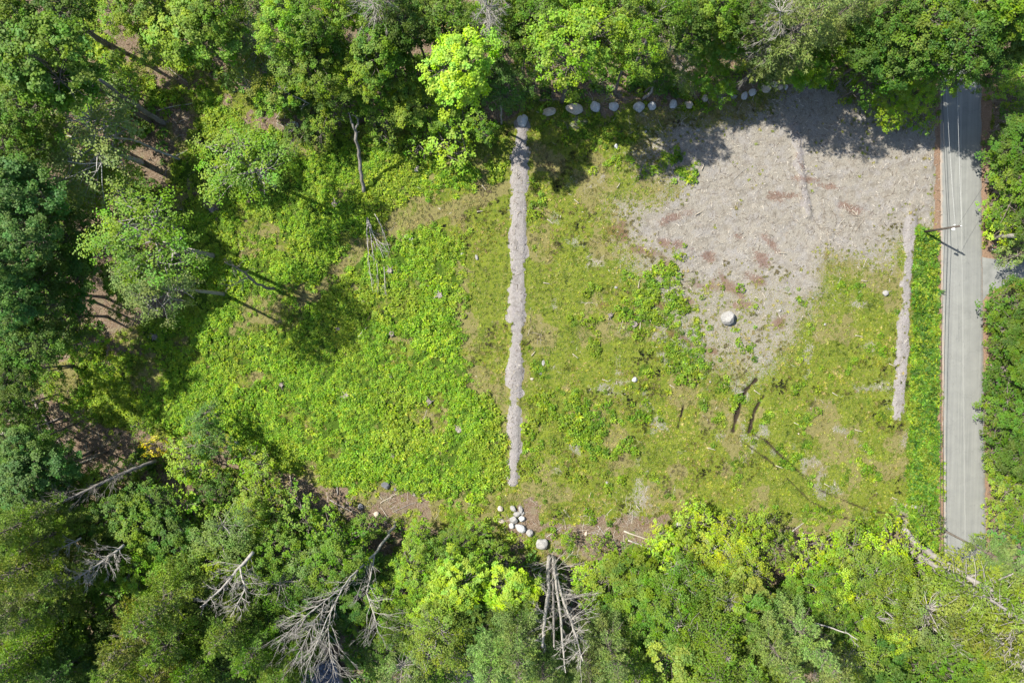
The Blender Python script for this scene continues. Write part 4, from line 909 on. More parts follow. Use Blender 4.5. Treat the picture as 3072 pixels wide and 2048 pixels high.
# ------------------------------------------------------------------ boulders and stones
import bmesh
def rock(x, y, rx, ry, mat, label, ang=0.0, hz=.62, seed=0, sharp=.2, name='boulder', cat='boulder', group=None, sink=.28, zadd=0):
    r = np.random.default_rng(seed); bm = bmesh.new(); bmesh.ops.create_icosphere(bm, subdivisions=3 if rx > 6 else 2, radius=1)
    planes = [(rand_dirs(1, r)[0], r.uniform(.70, .90)) for _ in range(11)]
    for v in bm.verts:
        p = np.array(v.co)
        for n, d in planes:
            k = p.dot(n)
            if k > d: p = p - n * (k - d) * (.9 + sharp * .1)
        p = p * (1 + .05 * math.sin(p[0] * 5 + seed) * math.cos(p[1] * 4 + seed))
        v.co = Vector(p)
    s = .0537; w = max(rx, ry) * s
    for v in bm.verts: v.co = Vector((v.co.x * rx * s * 1.06, v.co.y * ry * s * 1.06, v.co.z * min(rx, ry) * s * hz * 1.25))
    if rx > 6: bmesh.ops.subdivide_edges(bm, edges=bm.edges, cuts=1, use_grid_fill=True)
    for v in bm.verts: v.co += v.normal * float(r.normal()) * .008
    m = bpy.data.meshes.new('boulder'); bm.to_mesh(m); bm.free()
    for p in m.polygons: p.use_smooth = False
    p = P(x, y); o = link(name, m, mat); hzz = min(rx, ry) * s * hz * 1.25
    o.location = (p.x, p.y, gz(p.x, p.y) + hzz * (1 - sink * 2) + zadd); o.rotation_euler = (r.normal() * .12, r.normal() * .12, math.radians(-ang))
    return tag(o, label, cat, group)
D_ = M_ROCK_DARK; G_, T_, W_ = M_ROCK_GREY, M_ROCK_TAN, M_ROCK_WHITE
row = [(1567,364,16,19,G_,'grey blue flat topped boulder at the head of the pale strip',20),(1647,337,20,12,T_,'long low tan boulder, second of the row from the pale strip',-15),
 (1722,329,25,17,T_,'largest boulder of the row, brown with a sun flecked face',0),(1786,323,16,16,G_,'rounded grey boulder, fourth in the row along the wood',0),
 (1840,321,15,13,G_,'pale grey diamond shaped boulder, fifth in the row',30),(1916,324,17,15,G_,'round grey boulder under the curved trunk, sixth in the row',0),
 (1956,320,13,12,G_,'small cracked grey boulder, seventh in the row',10),(2018,315,12,14,G_,'upright oval grey boulder, eighth in the row',20),
 (2066,316,14,12,T_,'tan boulder with rubble beside it, ninth in the row',0),(2112,297,10,11,T_,'small pinkish notched boulder, tenth in the row',0),
 (2165,295,11,10,W_,'small white cup shaped boulder, eleventh in the row',0),(2201,291,11,6,W_,'flat white sliver of rock, twelfth in the row',-10),
 (2233,289,9,12,G_,'tilted grey slab, thirteenth in the row',25),(2257,278,11,11,G_,'dull grey boulder in shade, fourteenth in the row',0),
 (2296,267,14,12,T_,'pale tan boulder with pitted top, fifteenth in the row',0),(2323,254,11,9,T_,'tan boulder, fourth from the right end of the row',0),
 (2342,262,8,8,T_,'small mottled tan boulder, second from the right end',0),(2358,262,6,8,G_,'little grey boulder closing the right end of the row',0)]
for i, (x, y, a, b, m, lab, an) in enumerate(row): rock(x, y, a, b, m, lab, an, seed=60 + i, sharp=.2 if i % 3 else .7, group='row of boulders along the wood')
pile = [(1501,1525,9,8,T_,'pinkish striped rock left of the boulder pile',60),(1503,1560,14,7,T_,'long flat pinkish slab low at the left of the pile',20),(1540,1524,11,8,W_,'ridged pale rock at the top left of the pile',30),(1563,1527,7,12,W_,'upright pointed white rock topping the pile',-10),
 (1552,1540,13,8,W_,'flat white rock in the middle top of the pile',-20),(1567,1539,7,5,W_,'small bluish white rock on the right of the pile',-30),(1541,1558,13,12,W_,'bright white rounded boulder on the left of the pile',0),
 (1566,1555,10,9,G_,'smooth grey round boulder on the right of the pile',0),(1563,1582,18,13,G_,'rough flat mossy boulder at the foot of the pile',30),(1535,1575,9,9,G_,'broken grey rock at the lower left of the pile',0),
 (1590,1597,12,11,W_,'pale boulder with a rusty lower side below the pile',0),(1625,1629,19,18,W_,'large round white boulder at the foot of the dead trunks',0)]
for i, (x, y, a, b, m, lab, an) in enumerate(pile): rock(x, y, a, b, m, lab, an, seed=90 + i, sharp=.6 if i in (2, 3, 4) else .15, hz=.75, group='pile of boulders at the end of the pale strip')
rock(2181,954,21,21,W_,'big lone white boulder standing on the bare gravel', 10, .8, 131, .9, sink=.25)
small = [(2057,1089,8,7,W_,'small white rock below the big gravel boulder'),(1903,1138,8,8,G_,'small round pale grey rock in the middle meadow'),(1630,1088,5,9,W_,'narrow white stone just right of the pale strip'),
 (1621,1121,5,4,W_,'tiny white stone under the narrow one by the pale strip'),(1596,1136,6,4,T_,'tiny tan stone touching the pale strip'),(1634,1206,6,4,W_,'small white stone right of the strip above the weeds'),
 (1847,862,5,4,W_,'little white stone left of the gravel by the dead twigs'),(2656,879,9,9,W_,'white rock beside the right hand pale strip'),(2742,1520,12,7,W_,'leaf shaped white rock by the verge at lower right'),
 (2036,1572,8,14,W_,'upright pale rock at the meadow edge beside yellow shrubs'),(1758,1600,4,8,T_,'slim pale stone on the tan bare soil at the bottom'),(1820,1446,5,4,W_,'small white stone alone in the lower meadow'),
 (1225,713,17,6,W_,'flat white stone slab lying on the curved track'),(1430,772,8,5,W_,'white stone left of the pale strip in olive grass'),(1386,761,4,5,W_,'tiny white stone near another, upper olive grass'),
 (880,381,14,18,G_,'grey rock outcrop on brown litter in the upper left'),(1251,507,7,9,T_,'pinkish stone in shaded weeds at the field top'),(2094,391,4,6,W_,'tiny white stone in the shadow on the gravel top'),
 (1937,396,4,4,W_,'tiny pale stone in shaded grass below the row'),(1848,440,8,5,G_,'flat grey stone in the sunlit grass below the row'),(1158,1453,13,11,D_,'grey rock on the bare bank below the weedy field'),
 (1084,1518,11,8,D_,'dark pointed grey rock low on the bare bank'),(1187,1466,6,5,D_,'little grey rock beside the bigger one on the bank'),(712,1325,11,10,D_,'round brownish grey rock below the shaded weeds'),
 (1130,1540,8,9,T_,'tan rubble stone on the bare bank'),(2437,894,3,3,W_,'tiny white pebble on the right part of the gravel'),(2473,973,4,4,W_,'tiny pebble at the gravel border, right of the lone boulder'),(2338,931,4,4,W_,'tiny white pebble by the red soil'),
 (1978,859,5,4,W_,'tiny white stone amid twigs at the gravel edge'),(2108,1134,4,3,W_,'tiny pale pebble below the small white rock'),(2131,1145,3,3,W_,'tiniest pale pebble near the wheel ruts'),(2395,1300,3,3,T_,'tan pebble in the lower right meadow'),(2003,871,4,3,W_,'tiny stone left of the lone boulder')]
for i, (x, y, a, b, m, lab) in enumerate(small): rock(x, y, a, b, m, lab, (i * 47) % 90, seed=150 + i, name='rock', cat='rock', sharp=.5 if i % 2 else .1, sink=.2, hz=.6, group='loose rocks in the clearing')

# ------------------------------------------------------------------ stumps
M_CUT = bark('stump_cut_wood', (.13, .115, .095), (.27, .24, .20), 9)
def stump(x, y, r_, label, seed, pale=False, roots=6, group='stumps in the weedy field'):
    r = np.random.default_rng(seed); p = P(x, y); z = gz(p.x, p.y); root = empty('tree_stump', (p.x, p.y, z), r.random() * 6)
    s = r_ * .0537 * .78; mb = MB(); h = .3 + .5 * s
    n = 16; vs = []; rings = [(-.2, 1.25), (.05, 1.15), (h * .5, .95), (h, .86)]
    jit = 1 + r.normal(size=n) * .09
    for zz, k in rings:
        for a in range(n): t = 2 * math.pi * a / n; vs.append((math.cos(t) * s * k * jit[a], math.sin(t) * s * k * jit[a], zz + (r.normal() * .05 if zz == h else 0)))
    fs = [(i * n + a, i * n + (a + 1) % n, (i + 1) * n + (a + 1) % n, (i + 1) * n + a) for i in range(3) for a in range(n)]
    mb.add(vs, fs); link('stump_body', mb.mesh('stump_body'), M_DEAD_MID if pale else M_DEAD_DK, root)
    top = MB(); tv = [(v[0] * .985, v[1] * .985, v[2] + .004) for v in vs[3 * n:]]; inner = [(v[0] * .4, v[1] * .4, v[2] - .03) for v in tv]
    top.add(tv + inner, [(a, (a + 1) % n, n + (a + 1) % n, n + a) for a in range(n)]); top.add(inner, [(0, 1 + k, 2 + k, 3 + k) for k in range(0, n - 3, 2)])
    link('cut_face', top.mesh('cut_face', False), M_CUT if pale else M_DEAD_DK, root)
    for k in range(roots):
        a = 2 * math.pi * (k + r.random() * .6) / roots; L = s * r.uniform(1.5, 2.8); rb = MB()
        q = [np.array([math.cos(a) * s * .7, math.sin(a) * s * .7, h * .5]), np.array([math.cos(a + .1) * L * .7, math.sin(a + .1) * L * .7, .14 + r.uniform(0, .25)]), np.array([math.cos(a + .25) * L, math.sin(a + .25) * L, r.uniform(0, .3)])]
        tube(rb, q, [s * .22, s * .13, s * .04], 5, False); link('root', rb.mesh('stump_root'), M_DEAD_MID if pale else M_DEAD_DK, root)
    return tag(root, label, 'stump', group)
for i, (x, y, r_, pale, lab) in enumerate([(1006,614,12,False,'dark round stump below the forked trunk, upper weeds'),(1320,886,12,True,'pale weathered stump near the olive strip, mid field'),(1040,1187,12,True,'grey ragged stump with spread roots, lower weedy field'),
 (1288,1203,11,False,'black hollow stump in dense lower weeds'),(1377,1287,12,True,'pale stump with a long shadow near the strip bottom'),(1176,1000,11,False,'dark charred stump beside a shadowed hollow'),(845,1153,9,False,'small dark stump in the lower left weeds'),
 (1016,986,7,False,'small dark stump in the big crown shadow'),(1173,1128,6,False,'smallest dark stump, centre of the weedy field'),(1170,812,11,True,'grey stump right of the fallen branch fan'),(1180,1366,7,False,'little stump near the lower edge of the weeds'),
 (467,1010,12,False,'grey stump in the shaded left weeds'),(640,633,10,False,'grey stump at the foot of the left trees'),(545,790,8,False,'dark stump under the light green crown'),(1902,972,12,False,'rotten black stump in the right meadow by the gravel'),(1830,945,8,False,'dark rotten stump left of another in the right meadow'),(1243,1480,7,True,'pale grey stump at the right of the bare bank'),(1090,905,6,False,'dark stump by the shadow of the bare forked tree')]):
    stump(x, y, r_, lab, 300 + i, pale, 7 if pale else 5)

# ------------------------------------------------------------------ logs, poles and sticks lying on the ground
def log(x0, y0, x1, y1, w, label, mat=M_STICK, name='log', cat='log', z0=.05, z1=.05, seed=0, group=None, twigs=0):
    r = np.random.default_rng(seed); a = P(x0, y0, 0); b = P(x1, y1, 0); a.z = gz(a.x, a.y) + w + z0; b.z = gz(b.x, b.y) + w * .7 + z1
    c = (a + b) / 2; mb = MB(); A = np.array(a - c); B = np.array(b - c); n = 7; L = np.linalg.norm(B - A)
    side = np.cross(B - A, [0, 0, 1]); side = side / (np.linalg.norm(side) + 1e-9)
    bow = r.normal() * .03 * L; pts = []
    for k in range(n):
        u = k / (n - 1); q = A * (1 - u) + B * u + side * bow * math.sin(u * math.pi) + side * r.normal() * .008 * L
        g = gz(q[0] + c.x, q[1] + c.y) + w * .6 - c.z
        q[2] = max(q[2], g); pts.append(q)
    tube(mb, pts, [w * (1 - .5 * k / (n - 1)) for k in range(n)], 7)
    o = link(name, mb.mesh('log'), mat, None, tuple(c))
    for k in range(twigs):
        i = r.integers(1, n - 1); s = pts[i]; d = (B - A) / L * .6 + side * (-1) ** k * r.uniform(.4, .9) + np.array([0, 0, r.uniform(0, .5)]); l = L * r.uniform(.08, .2); tb = MB()
        tube(tb, [s, s + d * l * .5 + r.normal(size=3) * .03, s + d * l], [w * .4, w * .25, w * .1], 4, False); link('branch', tb.mesh('log_branch'), mat, o)
    return tag(o, label, cat, group)
LOGS = [(1871,1591,1976,1628,.16,'upper long pale log of a pair on the tan bank'),(1884,1618,1978,1655,.14,'lower long pale log of a pair on the tan bank'),(1793,1576,1822,1612,.07,'thin pole on the tan bank pointing at the log pair'),(1770,1622,1798,1655,.06,'dark slim pole on the tan bank'),
 (1838,1665,1888,1633,.08,'short pale log crossing the tan bank foot'),(1822,1640,1856,1625,.06,'pale crooked stick on the tan bank'),(1818,1590,1848,1560,.05,'thin stick near the top of the tan bank'),(1640,1610,1690,1575,.07,'forked stick by the round white boulder'),
 (1006,1438,1014,1482,.14,'short upright pale log at the weed edge, bare bank left'),(1142,1507,1200,1475,.08,'long pale pole on the bare bank'),(1180,1535,1276,1496,.08,'long dark pole across the right of the bare bank'),(990,1495,1150,1590,.07,'long thin pole leaning down the bare bank'),
 (1040,1503,1070,1540,.08,'dark bent stick in the middle of the bare bank'),(915,1595,956,1530,.18,'thick brown log below the bare bank, left end'),(768,1505,820,1465,.12,'pale leaning log at the lower wood edge'),(870,1425,876,1480,.10,'pale upright stick at the left of the bank'),
 (1272,1625,1284,1598,.18,'short grey broken trunk right of the dead tree base'),(0,1300,190,1252,.22,'long grey log on the brown litter at the left edge'),(100,1197,205,1366,.24,'long dark fallen trunk crossing the brown litter at left'),(18,1265,106,1238,.12,'thin grey pole above the long grey log'),
 (118,1320,176,1306,.10,'short pole at the foot of the fallen dark trunk'),(205,1400,300,1365,.20,'grey log half hidden under leaves at lower left'),(470,337,662,305,.10,'long thin pale pole across the upper left weeds'),(352,240,420,292,.16,'short weathered log on the upper left litter'),
 (480,175,565,250,.09,'pale thin trunk lying in the upper left litter'),(530,470,565,452,.13,'little grey log at the edge of the left tree shadow'),(360,352,382,394,.10,'small stick on the left brown gap'),(168,155,315,275,.13,'fallen stem under the upper left trees'),
 (1077,1010,1102,980,.12,'grey broken log in the big crown shadow'),(355,1068,378,1050,.12,'small pale log on the shaded brown patch'),(60,795,202,800,.22,'grey trunk lying in the dark left wood'),(30,940,225,938,.2,'long grey trunk lower in the dark left wood'),
 (815,425,842,447,.10,'little pale log at the edge of the upper weeds'),(830,370,862,385,.09,'thin stick beside the grey rock outcrop'),(2408,1596,2408,1632,.22,'upright pale broken stump log at the meadow foot'),(2376,1592,2415,1566,.10,'bent grey branch at the meadow foot'),
 (2430,1650,2600,1790,.14,'long pale leaning pole through the yellow shrubs'),(2590,1650,2740,1750,.13,'slender pale pole further right in the yellow shrubs'),(1271,853,1292,858,.05,'tiny grey stick in the weeds by the olive strip'),(2040,1640,2130,1590,.09,'thin pole sticking out of the yellow bushes'),
 (2200,540,2240,505,.05,'thin crooked twig on the upper gravel')]
for i, (x0, y0, x1, y1, w, lab) in enumerate(LOGS): log(x0, y0, x1, y1, w, lab, (M_DEAD if i % 3 else M_STICK) if 'dark' not in lab and 'brown' not in lab else M_DEAD_DK, seed=i, group='logs and poles lying in the clearing and wood', twigs=3 if i % 2 else 0, z0=.12 if i > 34 and i < 40 else .03)
STICKS = [(2591,842,95,'right meadow, above all the others'),(2576,1008,100,'right meadow beside a bare patch'),(2676,1095,115,'against the right pale strip'),(2504,1182,120,'middle of the right meadow'),(2388,1270,115,'below the wheel ruts on their right'),(2574,1290,105,'right meadow near the strip end'),
 (2337,1399,110,'lower meadow at the end of the wheel track'),(2480,1454,120,'lower meadow between the two wheel tracks'),(2684,1494,110,'on the dark bare spot near the verge'),(1915,852,10,'beside red soil left of the gravel'),(1919,975,5,'standing over the rotten stump'),(1816,1141,110,'right of the small round grey rock left part'),
 (2016,1158,120,'left of the wheel ruts'),(2270,1176,125,'between the two dark ruts'),(1726,1068,130,'left meadow part near the pale strip'),(1640,850,100,'upper meadow near the strip'),(1914,1520,140,'just above the tan bank'),(2133,1345,105,'lower middle meadow'),(1650,665,130,'upper meadow right of the strip'),(1730,605,130,'grass left of the gravel top'),
 (1855,557,35,'edge of the gravel under the tree shadow'),(2108,500,20,'gravel below the tree shadow'),(2095,640,60,'gravel left half'),(1452,563,140,'top of the olive strip'),(1440,634,85,'end of the curved track'),(2560,640,140,'right end of the gravel'),(2345,760,100,'gravel near the single tufts'),(2290,887,150,'gravel right of the lone boulder'),(1600,1060,40,'leaning on the pale strip')]
for i, (x, y, a, lab) in enumerate(STICKS):
    L = 9 + (i * 7) % 4; a = math.radians(a); dx, dy = math.sin(a) * L, -math.cos(a) * L
    log(x - dx, y - dy, x + dx, y + dy, .08, f'bleached pale stick, {lab}', M_STICK, 'stick', 'stick', seed=500 + i, group='bleached sticks in the meadow', z0=.16, z1=.20)

# ------------------------------------------------------------------ utility poles and wires
M_WHITE = simple('porcelain_white', (.62, .62, .60), .3, .5); M_STEEL = simple('galvanised', (.32, .33, .34), .5, .5, metal=.6)
M_WIRE = simple('wire_bright', (.50, .50, .48), .35, .6); M_CABLE = simple('cable_black', (.03, .03, .03), .7, .3); M_BLACK = simple('mailbox_black', (.02, .02, .022), .4, .5)
pb = P(2768, 696, 0); pt = P(2882, 678, 9.3); PH = 9.3
def utility_pole(loc, lean, label):
    root = empty('utility_pole', loc); mb = MB(); L = Vector((lean[0], lean[1], PH))
    tube(mb, [(0, 0, -.4), tuple(L * .5), tuple(L)], [.20, .17, .135], 10); link('pole', mb.mesh('pole'), M_POLE, root)
    top = np.array(L)
    ins = []
    for (dx, dy, z) in ((0, 0, .12), (.28, 0, -.75), (-.05, .32, -1.3)):
        b = MB(); p = top + np.array([dx, dy, z]); 
        for k in range(3): tube(b, [p + np.array([0, 0, k * .09 - .14]), p + np.array([0, 0, k * .09 - .09])], [.085, .06], 8)
        link('insulator', b.mesh('insulator'), M_WHITE, root); ins.append(p)
    b = MB(); tube(b, [tuple(top + np.array([0, 0, -.82])), tuple(top + np.array([.28, 0, -.85]))], [.035, .035], 6); tube(b, [tuple(top + np.array([0, 0, -1.45])), tuple(top + np.array([-.05, .32, -1.42]))], [.03, .03], 6); link('bracket', b.mesh('bracket'), M_STEEL, root)
    c = MB(); q = top + np.array([-.45, -.35, -1.4]); tube(c, [q, q + np.array([0, 0, .62])], [.17, .17], 12); link('transformer_can', c.mesh('transformer_can'), M_WHITE, root)
    c = MB(); tube(c, [top + np.array([0, 0, -1.15]), q + np.array([0, 0, .3])], [.05, .05], 6); link('bracket', c.mesh('bracket_arm'), M_STEEL, root)
    tag(root, label, 'utility pole', 'utility poles beside the road'); return root
lean = (pt.x - pb.x, pt.y - pb.y)
utility_pole((pb.x, pb.y, gz(pb.x, pb.y) * 0), lean, 'dark wooden utility pole rising from the verge beside the road')
nb_ = Vector((pb.x - 2.6, pb.y + 46, 0)); sb_ = Vector((pb.x + 1.6, pb.y - 62, 0))
utility_pole(nb_, (.2, .1), 'wooden utility pole beyond the top edge of the picture'); utility_pole(sb_, (.2, -.1), 'wooden utility pole beyond the bottom edge of the picture')
def wire(a, b, sag, rad, mat, label):
    mb = MB(); pts = []
    a = np.array(a, float); b = np.array(b, float); c = (a + b) / 2
    for k in range(25):
        u = k / 24; p = a * (1 - u) + b * u; p[2] -= sag * 4 * u * (1 - u); pts.append(p - c)
    tube(mb, pts, [rad] * 25, 5); o = link('overhead_wire', mb.mesh('wire'), mat, None, tuple(c)); return tag(o, label, 'wire', 'overhead wires along the road')
T0 = np.array([pt.x, pt.y, PH]); TN = np.array([nb_.x + .2, nb_.y + .1, PH]); TS = np.array([sb_.x + .2, sb_.y - .1, PH])
wire(T0 + (0, 0, .25), TN + (0, 0, .25), .5, .010, M_WIRE, 'bright thin wire over the road, right one above the pole')
wire(T0 + (-.05, .32, -1.2), TN + (-1.2, .32, -1.2), .7, .010, M_WIRE, 'bright thin wire over the road, left one above the pole')
k = .72; Q0 = np.array([pb.x + lean[0] * k, pb.y + lean[1] * k, PH * k])
wire(Q0 + (-.2, .1, 0), np.array([nb_.x - .1, nb_.y, PH * k]), .7, .035, M_CABLE, 'black cable running up the road from the pole')
wire(Q0 + (-.2, -.1, 0), np.array([sb_.x - .1, sb_.y, PH * k]), .7, .035, M_CABLE, 'black cable running down the road from the pole, upper one')
wire(Q0 + (-.25, -.1, -.6), np.array([sb_.x - .15, sb_.y, PH * k - .6]), .8, .035, M_CABLE, 'black cable running down the road from the pole, lower one')
he = P(3110, 330, 6); wire(T0 + (.1, 0, -.9), np.array(he), .4, .018, M_CABLE, 'thin dark service wire crossing the road towards the upper right')

# mailboxes
for i, (x, y, lab) in enumerate([(2968, 738, 'upper black mailbox of two by the driveway mouth'), (2969, 749, 'lower black mailbox of two by the driveway mouth')]):
    p = P(x, y); root = empty('mailbox', (p.x, p.y, gz(p.x, p.y))); mb = MB(); box(mb, .12, 0, .5, .10, .10, 1.2); link('post', mb.mesh('post', False), M_STICK, root)
    b = MB(); vs = []; n = 9
    for xx in (-.30, .34):
        for k in range(n):
            a = math.pi * k / (n - 1); vs.append((xx, math.cos(a) * .13, 1.22 + math.sin(a) * .13))
        vs.append((xx, -.13, 1.1)); vs.append((xx, .13, 1.1))
    m = n + 2; fs = [(k, (k + 1) % m, m + (k + 1) % m, m + k) for k in range(m)]
    b.add(vs, fs); cap = [(0, 1, 2, 3), (0, 3, 4, 5), (0, 5, 6, 7), (0, 7, 8, 9), (0, 9, 10, 10)]
    for base in (0, m): b.add([vs[base + q] for q in range(m)], [c for c in cap[:4]])
    link('mailbox_body', b.mesh('mailbox_body', False), M_BLACK, root)
    d = MB(); box(d, -.325, 0, 1.19, .03, .22, .2); link('door', d.mesh('mailbox_door', False), M_WHITE, root)
    f_ = MB(); box(f_, 0, .145, 1.3, .03, .02, .2); link('flag', f_.mesh('mailbox_flag', False), simple('flag_red', (.4, .03, .02)), root)
    tag(root, lab, 'mailbox', 'pair of mailboxes')

# ------------------------------------------------------------------ slate blue shed roof under the dead limbs at the bottom edge
def shed():
    c = P(958, 2045, 3.0); root = empty('shed', (c.x, c.y, gz(c.x, c.y)), math.radians(12)); M_W = simple('shed_boards', (.20, .17, .14), .9, .1); t = NT('slate_shingle')
    g = t.n('ShaderNodeTexCoord').outputs['Object']; n = t.noise(g, 6, 4, .7); info = t.n('ShaderNodeObjectInfo').outputs['Random']
    col = t.ramp(t.math('ADD', t.math('MULTIPLY', n, .5), t.math('MULTIPLY', info, .5)), [(.25, (.045, .052, .075)), (.6, (.075, .085, .115)), (.85, (.11, .12, .15))]); t.l(t.princ(col, .85, .3, n, .4, .02), t.out.inputs[0])
    W, D, hw, hr = 5.6, 6.0, 2.4, 3.7
    for (x, y, sx, sy) in ((-W / 2, 0, .12, D - .24), (W / 2, 0, .12, D - .24), (0, -D / 2, W + .12, .12), (0, D / 2, W + .12, .12)):
        mb = MB(); box(mb, x, y, hw / 2 - .1, sx, sy, hw + .2); link('wall', mb.mesh('shed_wall', False), M_W, root)
    sl = math.hypot(W / 2 + .3, hr - hw); ang = math.atan2(hr - hw, W / 2 + .3)
    for s in (-1, 1):
        mb = MB(); box(mb, 0, 0, 0, sl, D + .5, .08); rf = link('roof', mb.mesh('shed_roof', False), M_W, root); rf.location = (s * (W / 2 + .3) / 2, 0, (hw + hr) / 2 + .1); rf.rotation_euler = (0, s * ang, 0)
        sm = MB(); box(sm, 0, 0, 0, .44, .86, .022); sh = sm.mesh('shingle', False); sh.materials.append(t.m)
        for i in range(int(sl / .36)):
            for j in range(7):
                o = bpy.data.objects.new('shingle', sh); COL.objects.link(o); o.parent = rf
                o.location = (-sl / 2 + .2 + i * .36 if s > 0 else sl / 2 - .2 - i * .36, -D / 2 + .2 + j * .9 + (i % 2) * .3 - .1, .062 + .012 * ((i + j) % 2)); o.rotation_euler = (0, s * -.035, 0)
    mb = MB(); box(mb, 0, 0, hr + .2, .3, D + .55, .06); link('ridge', mb.mesh('ridge', False), t.m, root)
    tag(root, 'small shed with slate blue roof under the bare limbs at the bottom edge', 'shed')
shed()

# ------------------------------------------------------------------ things nobody could count: weeds, grass, chips, litter twigs
def weed_proto(seed, n=34, R=.36, hh=.42, leaf=.17, up=.9, aspect=.42, arch=False):
    r = np.random.default_rng(seed)
    if not arch:
        a = r.random(n) * 6.283; rr = R * np.sqrt(r.random(n)); C = np.stack([np.cos(a) * rr, np.sin(a) * rr, hh * (1 - .6 * (rr / R) ** 2) * r.uniform(.55, 1.05, n)], 1)
        N = np.array([0, 0, up]) + r.normal(size=(n, 3)) * .42 + C * [.8, .8, 0]; S = leaf * r.uniform(.6, 1.25, n)
        m = leaf_mesh('weed', C, N, S, np.clip(r.random(3) * .4 + r.random((n, 3)) * .6, 0, 1), r, aspect, M_WEED)
    else:
        V_, F_, TT = [], [], []
        for k in range(n):
            a = r.random() * 6.283; L = R * r.uniform(.7, 1.3); w = leaf * .5; d = np.array([math.cos(a), math.sin(a), 0]); s = np.array([-math.sin(a), math.cos(a), 0]); b = len(V_)
            for u in (0, .5, 1): 
                c = d * L * u + np.array([0, 0, hh * (1.7 * u - 1.1 * u * u) * r.uniform(.8, 1.1)]); ww = w * (1 - u) ** .6 + .004; V_ += [c - s * ww, c + s * ww]
            F_ += [(b, b + 1, b + 3, b + 2), (b + 2, b + 3, b + 5, b + 4)]; t = r.random(3); TT += [t] * 6
        m = mesh_np('fern', np.array(V_), np.array(F_)); a = m.color_attributes.new('tone', 'FLOAT_COLOR', 'POINT'); a.data.foreach_set('color', np.hstack([np.array(TT), np.ones((len(TT), 1))]).astype(np.float32).ravel()); m.materials.append(M_WEED)
    return m
def proto_coll(name, meshes):
    c = bpy.data.collections.new(name)
    for i, m in enumerate(meshes): o = bpy.data.objects.new(f'{name}_{i:02d}', m); c.objects.link(o)
    return c
def scatter(name, label, cat, coll, nproto, pts, scl, tint, tilt=.0, seed=0, mat=None):
    r = np.random.default_rng(seed); n = len(pts); m = bpy.data.meshes.new(name); m.vertices.add(n); m.vertices.foreach_set('co', pts.astype(np.float32).ravel())
    def att(nm, ty, d, key='value'): a = m.attributes.new(nm, ty, 'POINT'); a.data.foreach_set(key, d.ravel())
    rot = np.stack([r.normal(size=n) * tilt, r.normal(size=n) * tilt, r.random(n) * 6.283], 1).astype(np.float32)
    att('rot', 'FLOAT_VECTOR', rot, 'vector'); att('scl', 'FLOAT', scl.astype(np.float32)); att('idx', 'INT', r.integers(0, nproto, n).astype(np.int32))
    att('tint', 'FLOAT_COLOR', np.hstack([tint, np.ones((n, 1))]).astype(np.float32), 'color')
    if mat: m.materials.append(mat)
    o = bpy.data.objects.new(name, m); COL.objects.link(o)
    g = bpy.data.node_groups.new(name + '_scatter', 'GeometryNodeTree'); g.interface.new_socket('Geometry', in_out='INPUT', socket_type='NodeSocketGeometry'); g.interface.new_socket('Geometry', in_out='OUTPUT', socket_type='NodeSocketGeometry')
    N = g.nodes; gi = N.new('NodeGroupInput'); go = N.new('NodeGroupOutput'); ip = N.new('GeometryNodeInstanceOnPoints'); ci = N.new('GeometryNodeCollectionInfo')
    ci.inputs['Collection'].default_value = coll; ci.inputs['Separate Children'].default_value = True; ci.inputs['Reset Children'].default_value = True
    def na(nm, ty): q = N.new('GeometryNodeInputNamedAttribute'); q.data_type = ty; q.inputs['Name'].default_value = nm; return q.outputs['Attribute']
    L = g.links.new; L(gi.outputs[0], ip.inputs['Points']); L(ci.outputs[0], ip.inputs['Instance']); ip.inputs['Pick Instance'].default_value = True
    L(na('idx', 'INT'), ip.inputs['Instance Index']); L(na('rot', 'FLOAT_VECTOR'), ip.inputs['Rotation']); L(na('scl', 'FLOAT'), ip.inputs['Scale']); L(ip.outputs[0], go.inputs[0])
    md = o.modifiers.new('scatter', 'NODES'); md.node_group = g
    return tag(o, label, cat, kind='stuff')
def sample(n, seed, xr=(-96, 92), yr=(-76, 78)):
    r = np.random.default_rng(seed); X = r.uniform(*xr, n); Y = r.uniform(*yr, n); f = fields(X, Y); Z = height(X, Y, f); return r, X, Y, Z, f
def pick(cols, k): return np.array(cols)[k]
EXCL = lambda f: (f['road'] < .5) & (poly_sd(f['x'], f['y'], DRIVE) < -2) & (f['y'] > -150) & (f['y'] < 1750)

WEEDS = proto_coll('weed_plants', [weed_proto(770, n=24, R=.5, hh=.6, leaf=.25), weed_proto(771, n=60, R=.5, hh=.5, leaf=.10), weed_proto(772, n=20, R=.45, hh=.5, leaf=.14, arch=True)] + [weed_proto(700 + i, n=30 + 4 * i, R=(.34, .42, .28, .38)[i], hh=(.4, .55, .3, .5)[i], leaf=(.17, .2, .15, .19)[i]) for i in range(4)])
FERNS = proto_coll('fern_plants', [weed_proto(720 + i, n=22, R=.52, hh=.42, leaf=.17, arch=True) for i in range(3)])
TUFTS = proto_coll('grass_tufts', [weed_proto(740 + i, n=16, R=.20, hh=.16, leaf=.045, arch=True) for i in range(3)])
def chip_mesh(i):
    mb = MB(); L = (.34, .22, .5)[i]; box(mb, 0, 0, .02, L, .045, .03); return mb.mesh('wood_chip', False)
def chip_mat():
    t = NT('wood_chip'); c = t.n('ShaderNodeAttribute', attribute_type='INSTANCER', attribute_name='tint').outputs['Color']; t.l(t.princ(c, .9, .1), t.out.inputs[0]); return t.m
M_CHIP = chip_mat()
cms = [chip_mesh(i) for i in range(3)]
for m in cms: m.materials.append(M_CHIP)
CHIPS = proto_coll('wood_chips', cms)

